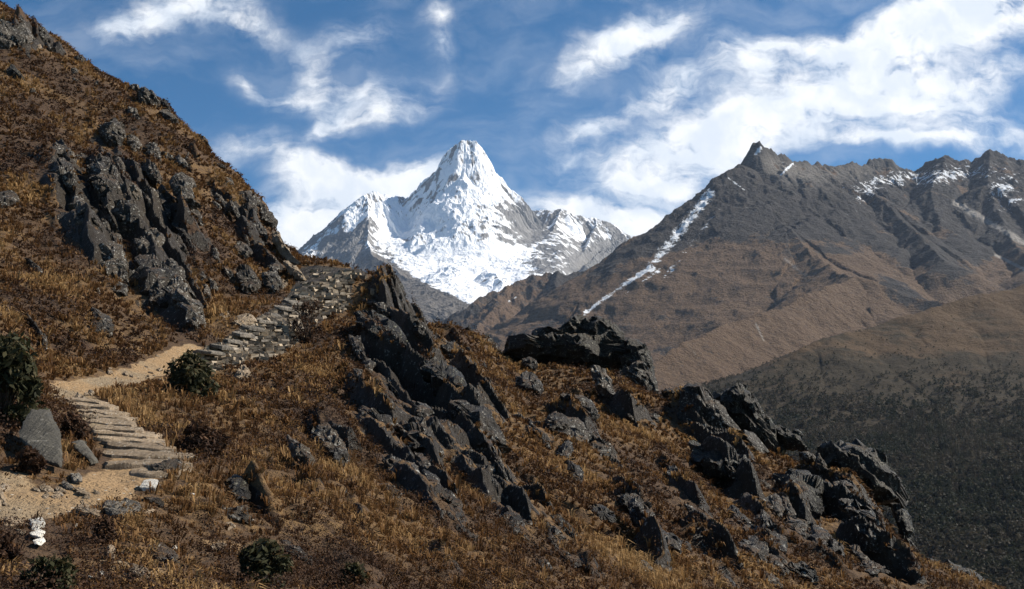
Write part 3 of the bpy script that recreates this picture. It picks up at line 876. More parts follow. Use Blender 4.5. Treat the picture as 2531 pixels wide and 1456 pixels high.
def rock_material(name, lo, hi, lichen_glint, moss, rough=.5, lich_amt=.5, scale=1.0):
    m, T, b = material(name)
    pos = world_pos(T)
    geo = T.node('ShaderNodeNewGeometry')
    rnd = T.node('ShaderNodeObjectInfo').outputs['Random']
    n1, n2, n3 = T.noise(pos, 1.6 * scale, 8, .66), T.noise(pos, 9 * scale, 6, .7), T.noise(pos, 7 * scale, 7, .78)
    bed = T.noise(T.mapping(pos, rot=(0, math.radians(-33), math.radians(-15)), scale=(14 * scale, 1.3 * scale, 1.3 * scale)), 1.0, 6, .7)
    base = T.mix(T.step(T.math('ADD', T.math('MULTIPLY', n1, .6), T.math('MULTIPLY', bed, .4)), .34, .66), lo, hi)
    k = T.math('MULTIPLY_ADD', rnd, .7, .65)
    base = T.mix(1.0, base, base)
    mul = T.node('ShaderNodeVectorMath', operation='SCALE')
    T.put(mul.inputs[0], base)
    T.put(mul.inputs['Scale'], k)
    c = T.mix(T.step(T.math('ADD', n3, T.math('MULTIPLY', T.math('SUBTRACT', n2, .5), .8)), .585 - .1 * (lich_amt - .5), .645), mul.outputs[0], lichen_glint)  # lichen flecks, brightened in colour to double as painted sparkle
    if moss:
        up = T.node('ShaderNodeSeparateXYZ')
        T.put(up.inputs[0], geo.outputs['Normal'])
        mf = T.math('MULTIPLY', T.step(up.outputs[2], .72, .96), T.step(T.math('ADD', n1, T.math('MULTIPLY', n2, .4)), .68, .8))
        c = T.mix(mf, c, moss)
    T.put(b.inputs['Base Color'], c)
    T.put(b.inputs['Roughness'], T.step(n2, .3, .7, rough - .12, rough + .25, 'LINEAR'))
    b.inputs['Specular IOR Level'].default_value = .3
    bump(T, b, T.math('ADD', T.math('MULTIPLY', n1, .6), T.math('ADD', T.math('MULTIPLY', n2, .6), T.math('ADD', T.math('MULTIPLY', bed, .7), T.math('MULTIPLY', n3, .25)))), 1.0, .16 / scale ** .5)
    return m


M_DARK = rock_material('dark_lichened_rock', (.005, .0035, .0019), (.046, .032, .0175), (.38, .36, .31), (.09, .048, .018))
M_GREY = rock_material('grey_lichened_rock', (.010, .0072, .0042), (.088, .066, .042), (.42, .40, .35), (.09, .05, .02), lich_amt=.75)
M_BLACK = rock_material('black_mossy_rock', (.0036, .0026, .0014), (.024, .0175, .0095), (.24, .23, .17), (.07, .043, .014), rough=.45, lich_amt=.35)
M_TAN = rock_material('tan_stone', (.16, .115, .07), (.40, .30, .20), (.48, .42, .34), None, rough=.75, scale=2)
M_WHITE = rock_material('whitewashed_stone', (.60, .55, .46), (.84, .80, .72), (.86, .85, .83), None, rough=.8, scale=2.2)
M_SLAB = rock_material('smooth_grey_slab', (.06, .053, .041), (.125, .112, .088), (.20, .185, .155), None, rough=.6, lich_amt=.2)
M_WALL = rock_material('wall_stone', (.07, .06, .05), (.25, .215, .17), (.34, .32, .28), None, rough=.65, scale=2.4)
BED_N = np.array([math.sin(math.radians(57)), .25, math.cos(math.radians(57))])
BED_N /= np.linalg.norm(BED_N)


def shatter(V, C, size, rs, cells):
    """Flatten the surface cell by cell into tilted plates, longer along the beds, with small steps between them."""
    if not cells:
        return V
    S = V[rs.choice(len(V), min(cells, len(V)), replace=False)]
    met = np.eye(3) + np.outer(BED_N, BED_N) * 1.2
    A, B = (V + fbm3(V / (size * .16), 2, .5, 3)[:, None] * size * .06) @ met, S @ met
    near = np.argmin(((A[:, None] - B[None]) ** 2).sum(2), 1)
    N = S - C
    N /= np.linalg.norm(N, axis=1)[:, None] + 1e-9
    N = N + rs.normal(size=N.shape) * .28
    N /= np.linalg.norm(N, axis=1)[:, None]
    off = rs.normal(size=len(S)) * size * .022
    n = N[near]
    h = ((V - S[near]) * n).sum(1)
    return V - n * (h * .8 - off[near])[:, None]


def shape_rock(V, C, size, rs, facets=14, cut=(.68, .96), strata=.04, rough=.045, jag=1.0, cells=46):
    """Break a rounded lump into flat facets, beds and small roughness."""
    Q = V - C
    for i in range(facets):
        n = rs.normal(size=3)
        n[1] -= .4
        n /= np.linalg.norm(n)
        if i % 3 == 0:
            n = BED_N * (1 if i % 2 else -1) + rs.normal(size=3) * .18
            n /= np.linalg.norm(n)
        p = Q @ n
        d = p.max() * rs.uniform(*cut)
        over = np.maximum(p - d, 0)
        Q = Q - over[:, None] * n * .93
    W = Q + C
    L = np.linalg.norm(Q, axis=1)[:, None]
    out = Q / np.maximum(L, 1e-6)
    s = rs.randint(50)
    bed = (W @ BED_N) / (size * .085) + fbm3(W / (size * .5), 2, .5, s) * 1.6
    layer = np.abs((bed % 1.0) - .5) * 2
    step = np.floor(bed)
    hsh = np.sin(step * 12.9898 + s) * 43758.5453
    hsh = (hsh - np.floor(hsh)) - .5
    disp = strata * size * (hsh * 1.3 - .4 * layer ** 6)
    disp = disp + rough * size * (fbm3(W / (size * .3), 4, .55, s + 5) * 1.4 - np.abs(perlin3(W / (size * .22), s + 9)) * .7)
    W = W + out * disp[:, None] * jag
    return shatter(W, C, size, rs, cells)


def resample(P, n, rs, jit=.02):
    P = np.array(P, float)
    Q = np.vstack([P, P[:1]])
    seg = np.hypot(*np.diff(Q, axis=0).T)
    s = np.concatenate([[0], np.cumsum(seg)])
    t = np.linspace(0, s[-1], n, endpoint=False)
    out = np.stack([np.interp(t, s, Q[:, 0]), np.interp(t, s, Q[:, 1])], 1)
    c = out.mean(0)
    return c + (out - c) * (1 + rs.normal(size=(n, 1)) * jit)


def rock_mesh(poly, rs, r=None, thick=.42, lean=.85, embed=None, big=False, **kw):
    """Rounded body over an outline seen in the picture, at its own distance and with its own depth. Returns vertices, faces."""
    P = np.array(poly, float)
    P = P.mean(0) + (P - P.mean(0)) * 1.10
    y0, y1 = P[:, 1].min(), P[:, 1].max()
    xb = P[P[:, 1] > y1 - .25 * (y1 - y0), 0].mean()
    xt = P[P[:, 1] < y0 + .25 * (y1 - y0), 0].mean()
    if r is None:
        hs, ok = hit_many([xb, xt], [min(y1, 1600), y0 + 2])
        for dy in range(4, 90, 5):               # on the skyline: stand it on the crest below
            if ok[0]:
                break
            hb, okb = hit_many([xb - dy * .3], [y1 + dy])
            hs[0], ok[0] = hb[0], okb[0]
        r, rt = np.hypot(hs[:, 0], hs[:, 1])
        hgt = (y1 - y0) / FPX * r
        rt = min(rt, r + 3.5 * hgt) if ok[1] else r + hgt
        if embed is None:
            embed = .16 * hgt
        rt = r + (rt - r) * lean
        r, rt = r + embed, rt + embed
    else:
        rt = r + (y1 - y0) / FPX * r * .25
    n, m = (110, 44) if big else (56, 24)
    Q = resample(P, n, rs)
    f = (y1 - Q[:, 1]) / max(y1 - y0, 1)
    B = np.array([at(x, y, r + (rt - r) * g) for (x, y), g in zip(Q, f)])
    C = B.mean(0)
    vd = np.array([C[0], C[1], -.15 * math.hypot(C[0], C[1])])
    vd /= np.linalg.norm(vd)
    ext = np.sort(np.ptp(B, axis=0))
    size = math.sqrt((np.ptp(P[:, 0]) / FPX * r) * ((y1 - y0) / FPX * r))
    Tk = thick * size
    ph = np.linspace(-90, 90, m)[1:-1]
    rings = []
    for a in ph:
        a = math.radians(a)
        s = math.cos(a) ** .55
        rings.append(C + (B - C) * s + vd * Tk * math.sin(a))
    V = np.vstack([[C - vd * Tk]] + rings + [[C + vd * Tk]])
    k = len(rings)
    F4 = []
    idx = np.arange(n)
    nx = (idx + 1) % n
    for j in range(k - 1):
        a = 1 + j * n
        F4.append(np.stack([a + idx, a + n + idx, a + n + nx, a + nx], 1))
    F3 = np.vstack([np.stack([np.zeros(n, int), 1 + idx, 1 + nx], 1), np.stack([np.full(n, len(V) - 1), 1 + (k - 1) * n + nx, 1 + (k - 1) * n + idx], 1)])
    V = shape_rock(V, C, size, rs, **kw)
    return V, [np.vstack(F4), F3], C, size


def base_origin(o, V):
    """Put the object's own origin at its foot."""
    p = np.array([V[:, 0].mean(), V[:, 1].mean(), V[:, 2].min()])
    co = (V - p).astype(np.float32)
    o.data.vertices.foreach_set('co', co.ravel())
    o.data.update()
    o.location = p


def rock(name, cat, label, poly, mat, seed, group=None, **kw):
    rs = np.random.RandomState(seed)
    V, F, C, size = rock_mesh(poly, rs, **kw)
    o = mesh_obj(name, V, F, mat, mat in (M_SLAB, M_WHITE))
    base_origin(o, V)
    return tag(o, label, cat, group, 'thing')


def cA(*p): return [(97 + x / 3.749, 340 + y / 3.749) for x, y in p]
def cB(*p): return [(388 + x / 3.749, 340 + y / 3.749) for x, y in p]
def cT(*p): return [(x / 3.749, y / 3.749) for x, y in p]
def cC(*p): return [(x / 2.0, y / 2.0) for x, y in p]
def cR(*p): return [(1165 + x / 2.0, 728 + y / 2.0) for x, y in p]
def cE(*p): return [(1747.6 + x / 2.308, 825 + y / 2.308) for x, y in p]
def cM(*p): return [(679.6 + x / 2.307, 631 + y / 2.307) for x, y in p]
def cP(*p): return [(x / 3.333, 1019.4 + y / 3.333) for x, y in p]


D, G, K, TN, WH = M_DARK, M_GREY, M_BLACK, M_TAN, M_WHITE
CRAG, RIDGE, SLOPE, PATHG = 'rocks of the crag above the path', 'rocks along the right ridge', 'rocks in the grass slope', 'stones beside the path'
ROCKS = [
    # crag above the path
    ('rock_slab', 'rock slab', 'large dark oval slab standing in the middle of the crag', cA((530, 170), (620, 160), (690, 230), (745, 370), (740, 480), (680, 560), (610, 590), (540, 540), (480, 420), (465, 300), (490, 220)), D, CRAG, dict(big=1, thick=.35)),
    ('boulder', 'boulder', 'large pale grey pointed boulder with a cleft, lowest of the crag', cA((640, 930), (700, 950), (760, 1030), (830, 1190), (835, 1340), (740, 1350), (600, 1330), (545, 1240), (540, 1130), (580, 1030)), G, CRAG, dict(big=1, thick=.5)),
    ('boulder', 'boulder', 'small square grey block right under the pale pointed boulder', cA((650, 1360), (820, 1350), (825, 1440), (760, 1480), (670, 1470)), G, CRAG, {}),
    ('rock_slab', 'rock slab', 'upright rock column with a dark shaded left side at the crag\'s left end', cA((180, 210), (260, 220), (330, 400), (375, 540), (270, 560), (210, 430), (140, 380), (150, 280)), D, CRAG, dict(thick=.7)),
    ('rock_slab', 'rock slab', 'pale grey twisted slab below the left rock column of the crag', cA((320, 550), (400, 580), (480, 690), (495, 830), (470, 945), (330, 880), (350, 760), (300, 660)), G, CRAG, dict(big=1)),
    ('boulder', 'boulder', 'dark square block directly below the large oval slab', cA((640, 610), (860, 640), (920, 740), (960, 850), (900, 900), (800, 920), (720, 760), (640, 680)), D, CRAG, dict(big=1)),
    ('rock_slab', 'rock slab', 'thin dark fin slanting between the dark square block and the pale boulder', cA((580, 620), (640, 700), (740, 880), (780, 960), (700, 900), (610, 760)), D, CRAG, {}),
    ('rock_slab', 'rock slab', 'long narrow slab slanting down from the grass right of the oval slab', cA((970, 210), (1010, 200), (1120, 360), (1170, 450), (1100, 470), (960, 300)), D, CRAG, {}),
    ('rock_slab', 'rock slab', 'broad grey lichened slab tapering to a point below, on the crag\'s upper right', cA((1200, 400), (1310, 310), (1400, 400), (1425, 560), (1400, 690), (1330, 640), (1240, 520)), G, CRAG, dict(big=1, thick=.3)),
    ('boulder', 'boulder', 'greenish grey block touching the right side of the oval slab', cA((800, 440), (880, 440), (950, 520), (940, 590), (870, 600), (800, 520)), G, CRAG, {}),
    ('rock_slab', 'rock slab', 'dark wedge below the long narrow slanting slab', cA((1060, 510), (1100, 510), (1190, 650), (1240, 730), (1200, 780), (1120, 770), (1080, 650)), D, CRAG, {}),
    ('boulder', 'boulder', 'smooth rounded dark boulder under a thin slab on the crag\'s right side', cA((1170, 890), (1260, 910), (1360, 1000), (1375, 1070), (1290, 1080), (1190, 1000)), D, CRAG, {}),
    ('boulder', 'boulder', 'pale lichened boulder between the dark square block and the lower right slabs', cA((900, 960), (980, 930), (1040, 980), (1055, 1090), (1010, 1170), (930, 1120), (895, 1040)), G, CRAG, {}),
    ('rock_slab', 'rock slab', 'thin rough slab lying over the smooth rounded dark boulder', cA((1200, 800), (1270, 790), (1380, 930), (1440, 1050), (1400, 1060), (1290, 890)), D, CRAG, {}),
    ('boulder', 'boulder', 'big dark block right of the pale pointed boulder, low on the crag', cA((1050, 1160), (1150, 1150), (1220, 1280), (1290, 1400), (1250, 1480), (1150, 1460), (1100, 1340)), D, CRAG, dict(big=1)),
    ('boulder', 'boulder', 'dark humped boulder on top of the crag below open grass', cT((930, 1210), (1050, 1130), (1120, 1170), (1150, 1260), (1110, 1340), (1050, 1370), (980, 1310), (890, 1260)), D, CRAG, dict(big=1)),
    ('boulder', 'boulder', 'grey cracked boulder right beside the dark humped boulder', cT((1170, 1270), (1250, 1280), (1310, 1360), (1320, 1440), (1250, 1430), (1180, 1340)), G, CRAG, {}),
    ('boulder', 'boulder', 'egg-shaped dark boulder in grass above the narrow slanting slab', cA((1000, 50), (1080, 70), (1120, 150), (1110, 220), (1050, 190), (1000, 120)), D, CRAG, {}),
    ('boulder', 'boulder', 'small angular grey rock touching the egg-shaped dark boulder', cA((1140, 130), (1220, 160), (1250, 210), (1170, 220)), G, CRAG, {}),
    ('rock_slab', 'rock slab', 'narrow lichened fin against the top right of the oval slab', cA((690, 150), (740, 200), (790, 290), (780, 370), (740, 350), (710, 260)), G, CRAG, {}),
    ('rock_slab', 'rock slab', 'lichened fin hanging right of the greenish grey block', cA((940, 490), (1000, 560), (1050, 650), (1090, 720), (1030, 700), (980, 600)), G, CRAG, {}),
    ('boulder', 'boulder', 'dark flat rock cut by the left edge of the picture', cC((-30, 950), (80, 960), (85, 990), (40, 1040), (-30, 1040)), D, SLOPE, {}),
    ('rock_slab', 'rock slab', 'large dark overhanging face near the crest below the skyline', cB((740, 520), (830, 510), (920, 600), (940, 680), (920, 780), (830, 740), (750, 680)), D, CRAG, dict(big=1)),
    ('rock_slab', 'rock slab', 'dark triangular face on the skyline right of the overhanging face', cB((950, 650), (1000, 660), (1060, 740), (1090, 820), (990, 820), (930, 780)), D, CRAG, {}),
    ('boulder', 'boulder', 'small knob sticking out of the crest against the white cloud', cB((1050, 740), (1075, 724), (1100, 720), (1116, 775), (1100, 840), (1050, 850)), D, CRAG, {}),
    ('boulder', 'boulder', 'small grey block above the overhanging face near the crest', cB((620, 380), (700, 390), (720, 440), (640, 470)), G, CRAG, {}),
    ('boulder', 'boulder', 'big dark overhanging boulder just above the stone stairs', cB((730, 1210), (830, 1190), (900, 1240), (950, 1340), (960, 1440), (900, 1500), (820, 1480), (760, 1380)), D, CRAG, dict(big=1)),
    ('rock_slab', 'rock slab', 'slanting slab leaning right of the overhanging boulder above the stairs', cB((960, 1240), (1020, 1240), (1140, 1440), (1100, 1480), (1020, 1440)), D, CRAG, {}),
    ('boulder', 'boulder', 'small brown rock right of the leaning slab beside the stairs', cB((1110, 1320), (1170, 1310), (1210, 1350), (1190, 1400), (1140, 1400)), TN, CRAG, {}),
    ('rock_slab', 'rock slab', 'long brown slab pointing down onto the upper stone stairs', cB((1170, 1160), (1230, 1160), (1330, 1260), (1390, 1330), (1340, 1330), (1240, 1270)), TN, CRAG, {}),
    ('rock_slab', 'rock slab', 'pale tan rock rib running down the crest to the stone stairs', cB((1070, 890), (1120, 870), (1160, 960), (1180, 1040), (1220, 1060), (1280, 1160), (1300, 1210), (1230, 1170), (1160, 1090), (1090, 990)), TN, CRAG, {}),
    ('boulder', 'boulder', 'dark boulder half sunk in heath below the overhanging face', cB((690, 1010), (780, 970), (840, 1010), (880, 1090), (800, 1130), (700, 1110)), D, CRAG, {}),
    ('rock_slab', 'rock slab', 'thin pale fin right of the dark half-sunk boulder', cB((790, 880), (830, 900), (885, 1060), (850, 1060)), G, CRAG, {}),
    ('rock_slab', 'rock slab', 'grey pointed fin above the end of the path below the heath', cB((480, 1310), (530, 1310), (570, 1440), (560, 1500), (510, 1440)), G, CRAG, {}),
    ('boulder', 'boulder', 'small flat rock in the heath left of the pale tan rib', cB((900, 980), (970, 960), (1000, 990), (950, 1030)), D, CRAG, {}),
    ('rock_slab', 'rock slab', 'small dark ledge on the grassy crest at mid height', cB((550, 240), (620, 260), (640, 290), (560, 280)), D, CRAG, {}),
    ('rock_slab', 'rock slab', 'narrow bluish fin in grass at the crag\'s lower right', cB((200, 1230), (240, 1270), (320, 1500), (260, 1440)), G, CRAG, {}),
    ('rock_slab', 'rock slab', 'slim dark fin above the grey pointed fin', cB((430, 1130), (470, 1170), (510, 1250), (470, 1240)), D, CRAG, {}),
    ('rock_outcrop', 'outcrop', 'weathered rock face whose foot meets the bend of the path', [(440, 690), (462, 700), (490, 770), (503, 830), (488, 845), (462, 815), (430, 770), (412, 720)], G, CRAG, dict(big=1)),
    ('rock_outcrop', 'outcrop', 'dark mass of slabs left of the rock face by the path bend', [(330, 640), (380, 640), (430, 700), (440, 780), (420, 800), (380, 770), (345, 710)], D, CRAG, dict(big=1)),
    # top of the slope
    ('rock_outcrop', 'outcrop', 'smooth pale grey rock face high in the upper left corner', cT((-80, 240), (60, 225), (160, 250), (300, 260), (330, 320), (310, 400), (150, 440), (0, 460), (-80, 450)), G, SLOPE, dict(big=1, thick=.25)),
    ('boulder', 'boulder', 'dark blocky rock at the right end of the pale upper rock face', cT((320, 250), (410, 260), (445, 300), (440, 370), (390, 400), (350, 390)), D, SLOPE, {}),
    ('boulder', 'boulder', 'pale pinkish stone below the dark blocky rock, upper left', cT((330, 430), (370, 405), (385, 450), (340, 475)), TN, SLOPE, {}),
    ('boulder', 'boulder', 'black little rock right of the pale pinkish stone', cT((450, 440), (490, 425), (515, 480), (460, 495)), K, SLOPE, {}),
    ('boulder', 'boulder', 'dark jagged rock on the skyline of the upper left slope', cT((685, 535), (750, 508), (790, 575), (720, 590)), D, SLOPE, {}),
    ('boulder', 'boulder', 'round grey boulder below the dark jagged skyline rock', cT((665, 640), (710, 628), (724, 670), (680, 695)), G, SLOPE, {}),
    ('boulder', 'boulder', 'black triangular rock near the left edge in the upper slope', cT((40, 690), (120, 625), (240, 740), (210, 765), (90, 725)), K, SLOPE, {}),
    ('boulder', 'boulder', 'dark rounded rock with a white patch on the skyline', cT((1185, 805), (1270, 783), (1310, 840), (1240, 860)), G, SLOPE, {}),
    ('rock_outcrop', 'outcrop', 'ribbed rock group on the skyline right under the white-patched rock', cT((1245, 890), (1320, 826), (1390, 850), (1475, 960), (1465, 1000), (1380, 1000), (1310, 960)), D, SLOPE, dict(strata=.1)),
    ('boulder', 'boulder', 'black horn-shaped rock sticking up from the skyline', cT((1480, 935), (1530, 918), (1565, 980), (1585, 1030), (1500, 1010)), K, SLOPE, {}),
    ('rock_slab', 'rock slab', 'dark slab on the skyline below the black horn-shaped rock', cT((1465, 1060), (1570, 1035), (1665, 1130), (1695, 1195), (1640, 1195), (1530, 1145)), D, SLOPE, {}),
    ('boulder', 'boulder', 'half-buried grey rock in grass left of the skyline slab', cT((1160, 990), (1250, 1020), (1305, 1115), (1220, 1115)), G, SLOPE, {}),
    ('boulder', 'boulder', 'small dark stone alone in upper left heath', cT((265, 835), (320, 815), (335, 870), (290, 880)), D, SLOPE, {}),
    ('boulder', 'boulder', 'thin stone jutting from the skyline between two grassy stretches', cT((850, 645), (910, 632), (920, 658), (880, 672)), D, SLOPE, {}),
    ('rock_outcrop', 'outcrop', 'sharp broken rocks on the skyline halfway down the left slope', cC((975, 690), (988, 664), (1045, 735), (1010, 740)), D, SLOPE, dict(strata=.1)),
    ('rock_slab', 'rock slab', 'dark slab lying slanted in brown grass at the far left', cC((115, 1280), (150, 1290), (235, 1370), (200, 1378)), D, SLOPE, {}),
    ('rock_slab', 'rock slab', 'grey vein of rock slanting through grass above the path at the far left', cC((130, 1560), (165, 1600), (270, 1750), (250, 1765), (190, 1690)), G, SLOPE, {}),
    ('boulder', 'boulder', 'dark rounded rock in grass above the middle of the path', cC((440, 1600), (500, 1590), (505, 1640), (470, 1662), (440, 1640)), D, SLOPE, {}),
    # ridge on the right
    ('rock_outcrop', 'outcrop', 'long dark base of the castle-like crag on the right ridge', cR((165, 300), (215, 240), (310, 222), (420, 220), (560, 225), (700, 230), (760, 290), (750, 370), (690, 390), (560, 375), (450, 360), (320, 335), (230, 315)), K, RIDGE, dict(big=1, thick=.55, r=62.5, cut=(.93, 1.0), cells=80)),
    ('rock_outcrop', 'outcrop', 'peaked dark block with grass on its shoulder atop the castle-like crag', cR((315, 230), (330, 172), (395, 178), (430, 180), (520, 113), (545, 150), (560, 210), (540, 250), (420, 255)), K, RIDGE, dict(big=1, thick=.45, r=63, cut=(.93, 1.0), cells=70)),
    ('rock_outcrop', 'outcrop', 'square dark block right of the narrow gap atop the castle-like crag', cR((558, 225), (562, 133), (620, 123), (700, 153), (738, 190), (762, 280), (740, 320), (640, 300)), K, RIDGE, dict(big=1, thick=.5, r=62.8, cut=(.93, 1.0), cells=70)),
    ('rock_pinnacle', 'pinnacle', 'dark rounded pillar at the right end of the castle-like crag', cR((752, 310), (778, 238), (820, 237), (872, 290), (893, 340), (888, 420), (820, 430), (750, 380)), K, RIDGE, dict(big=1, thick=.5, r=61, cut=(.92, 1.0), cells=70)),
    ('rock_slab', 'rock slab', 'rough slab at the foot of the dark rounded pillar', cR((730, 400), (830, 330), (880, 370), (912, 500), (850, 545), (760, 510), (715, 450)), D, RIDGE, dict(big=1, thick=.4, r=59.5)),
    ('boulder', 'boulder', 'dark rounded hump on the ridge left of the castle-like crag', cR((-30, 220), (10, 208), (80, 212), (130, 262), (152, 320), (110, 375), (20, 385), (-30, 300)), D, RIDGE, dict(big=1, thick=.5, r=63.5)),
    ('rock_slab', 'rock slab', 'thin pale-edged fin in front of the castle-like crag', cR((590, 370), (640, 338), (680, 430), (722, 530), (640, 510)), G, RIDGE, dict(thick=.3)),
    ('rock_slab', 'rock slab', 'flat dark slab in grass below the castle-like crag', cR((440, 510), (520, 500), (600, 540), (655, 590), (620, 630), (540, 610)), D, SLOPE, {}),
    ('boulder', 'boulder', 'white-flecked grey rock below the flat dark slab', cR((380, 620), (440, 590), (530, 630), (590, 690), (560, 740), (450, 720)), G, SLOPE, {}),
    ('rock_pinnacle', 'pinnacle', 'broad lichened pinnacle with rounded shoulder, middle of the right ridge', cR((1050, 520), (1080, 458), (1140, 470), (1200, 560), (1240, 610), (1330, 710), (1400, 780), (1340, 840), (1200, 800), (1090, 750), (1040, 640)), D, RIDGE, dict(big=1, thick=.5, r=53, cut=(.8, .98))),
    ('boulder', 'boulder', 'black shadowed block under the broad lichened pinnacle', cR((1080, 740), (1200, 760), (1350, 810), (1380, 870), (1250, 895), (1130, 855)), K, RIDGE, dict(thick=.5)),
    ('boulder', 'boulder', 'low black rock on the ridge left of the broad lichened pinnacle', cR((925, 470), (1060, 485), (1075, 560), (980, 550)), K, RIDGE, dict(r=55.5)),
    ('rock_pinnacle', 'pinnacle', 'tall jagged black pinnacle with white tip on the right ridge', cR((1222, 530), (1240, 512), (1290, 490), (1298, 458), (1340, 446), (1360, 500), (1405, 540), (1445, 610), (1505, 690), (1535, 810), (1480, 795), (1400, 725), (1310, 645)), K, RIDGE, dict(big=1, thick=.35, r=54.5, cut=(.92, 1.0), cells=70)),
    ('rock_slab', 'rock slab', 'small leaning fin between the two pinnacles', cR((1122, 462), (1150, 452), (1205, 525), (1190, 540)), K, RIDGE, dict(r=53.8)),
    ('boulder', 'boulder', 'dark low rock right of the tall jagged pinnacle', cR((1495, 660), (1560, 665), (1600, 700), (1645, 730), (1668, 775), (1580, 760), (1510, 725)), K, RIDGE, dict(r=54.5)),
    ('boulder', 'boulder', 'small round knob on the ridge right of the tall jagged pinnacle', cR((1578, 685), (1620, 666), (1640, 700), (1600, 718)), K, RIDGE, dict(r=54.8)),
    ('rock_outcrop', 'outcrop', 'large black block with shiny face in grass on the lower right slope', cR((1500, 930), (1560, 878), (1660, 888), (1710, 950), (1732, 1030), (1720, 1110), (1640, 1145), (1570, 1115), (1550, 1000)), K, SLOPE, dict(big=1, thick=.6)),
    ('rock_slab', 'rock slab', 'black slab slanting in the grass of the lower middle slope', cR((385, 1100), (440, 1088), (500, 1160), (538, 1232), (500, 1245), (440, 1175)), K, SLOPE, {}),
    ('boulder', 'boulder', 'dark flat-topped rock in grass below the middle of the slope', cR((575, 1060), (640, 1038), (700, 1060), (725, 1110), (690, 1145), (620, 1125)), K, SLOPE, {}),
    ('boulder', 'boulder', 'black ringed boulder in deep shade on the lower slope', cR((925, 1180), (980, 1166), (1035, 1230), (1025, 1295), (950, 1265)), D, SLOPE, {}),
    ('boulder', 'boulder', 'dark boulder touching the right side of the black ringed boulder', cR((1035, 1210), (1080, 1228), (1095, 1282), (1040, 1275)), D, SLOPE, {}),
    ('boulder', 'boulder', 'grey white-spotted rock near the bottom, below the ringed boulder', cR((805, 1332), (850, 1306), (905, 1360), (895, 1405), (840, 1385)), G, SLOPE, {}),
    ('rock_slab', 'rock slab', 'dark upright slab near the bottom edge left of the white-spotted rock', cR((332, 1312), (380, 1305), (415, 1400), (370, 1415)), D, SLOPE, {}),
    ('rock_slab', 'rock slab', 'thin upright fin in the grass left below the broad pinnacle', cR((968, 885), (990, 826), (1042, 900), (1064, 965), (1030, 945)), D, SLOPE, {}),
    ('rock_slab', 'rock slab', 'dark layered slab at the bottom right of the slope', cR((1385, 1385), (1450, 1358), (1545, 1440), (1500, 1475), (1420, 1425)), D, SLOPE, {}),
    ('boulder', 'boulder', 'small grey round rock in grass right of the ringed boulder', cR((1205, 1330), (1260, 1316), (1285, 1362), (1230, 1376)), G, SLOPE, {}),
    ('rock_slab', 'rock slab', 'flat grey slab low in the grass left of the slanting black slab', cR((335, 990), (390, 1008), (405, 1055), (350, 1035)), D, SLOPE, {}),
    ('rock_outcrop', 'outcrop', 'big square-topped black outcrop at the right end of the ridge', cE((645, 660), (660, 632), (700, 628), (790, 640), (870, 660), (950, 652), (982, 690), (1002, 760), (1055, 800), (1092, 870), (1105, 965), (1060, 985), (900, 910), (800, 830), (700, 790), (652, 740)), K, RIDGE, dict(big=1, thick=.45, r=51.5, cut=(.82, .99))),
    ('rock_slab', 'rock slab', 'dark smooth ledge in front of the square-topped outcrop', cE((715, 855), (790, 838), (855, 890), (845, 935), (740, 935)), D, RIDGE, {}),
    ('rock_slab', 'rock slab', 'long wavy slab under the dark smooth ledge', cE((735, 940), (830, 948), (935, 1020), (985, 1095), (900, 1070), (790, 1015)), D, RIDGE, {}),
    ('boulder', 'boulder', 'dark pointed rock at the lowest end of the ridge', cE((1245, 1300), (1285, 1275), (1325, 1300), (1340, 1370), (1320, 1410), (1265, 1400)), K, RIDGE, dict(r=45.5)),
    ('boulder', 'boulder', 'wide dark slab in the bottom right corner beside the pointed rock', cE((1335, 1335), (1420, 1325), (1520, 1365), (1600, 1430), (1570, 1490), (1400, 1490), (1335, 1430)), K, RIDGE, dict(r=44.5)),
    ('rock_slab', 'rock slab', 'thin upright fin on the outer slope under the ridge end', cE((998, 1195), (1050, 1198), (1075, 1290), (1085, 1375), (1030, 1385)), D, RIDGE, {}),
    ('rock_slab', 'rock slab', 'pale flat slab on the grassy saddle left of the square-topped outcrop', cE((515, 680), (570, 675), (645, 728), (560, 728)), G, RIDGE, {}),
    ('rock_slab', 'rock slab', 'long outer rock edge falling from the square-topped outcrop', cE((1050, 975), (1100, 955), (1155, 1060), (1195, 1240), (1205, 1320), (1150, 1290), (1105, 1120)), K, RIDGE, dict(r=48.6, thick=.5)),
    ('rock_slab', 'rock slab', 'small flat stone on the grassy saddle below the pale flat slab', cE((540, 750), (590, 742), (600, 765), (560, 775)), D, RIDGE, {}),
    ('boulder', 'boulder', 'dark lichened lump below the large black shiny block', cE((600, 1215), (660, 1215), (695, 1290), (640, 1310)), D, SLOPE, {}),
    ('boulder', 'boulder', 'round dark rock low on the right slope near the bottom', cE((50, 1300), (100, 1290), (130, 1335), (90, 1365)), D, SLOPE, {}),
    ('rock_slab', 'rock slab', 'wide layered dark slab near the bottom edge right of the middle', cE((410, 1320), (560, 1310), (640, 1370), (660, 1440), (560, 1450), (450, 1400)), D, SLOPE, dict(strata=.1)),
    # middle of the slope
    ('rock_outcrop', 'outcrop', 'black rock prow at the outer end of the stone wall', cM((565, 140), (630, 106), (692, 160), (722, 230), (732, 310), (775, 390), (760, 450), (700, 410), (640, 300), (605, 220)), K, RIDGE, dict(big=1, thick=.5, r=52.5, cut=(.93, 1.0), cells=80)),
    ('rock_outcrop', 'outcrop', 'large dark mossy rock face below the black prow', cM((455, 340), (560, 345), (680, 415), (745, 480), (725, 565), (600, 525), (500, 455)), K, SLOPE, dict(big=1, thick=.4)),
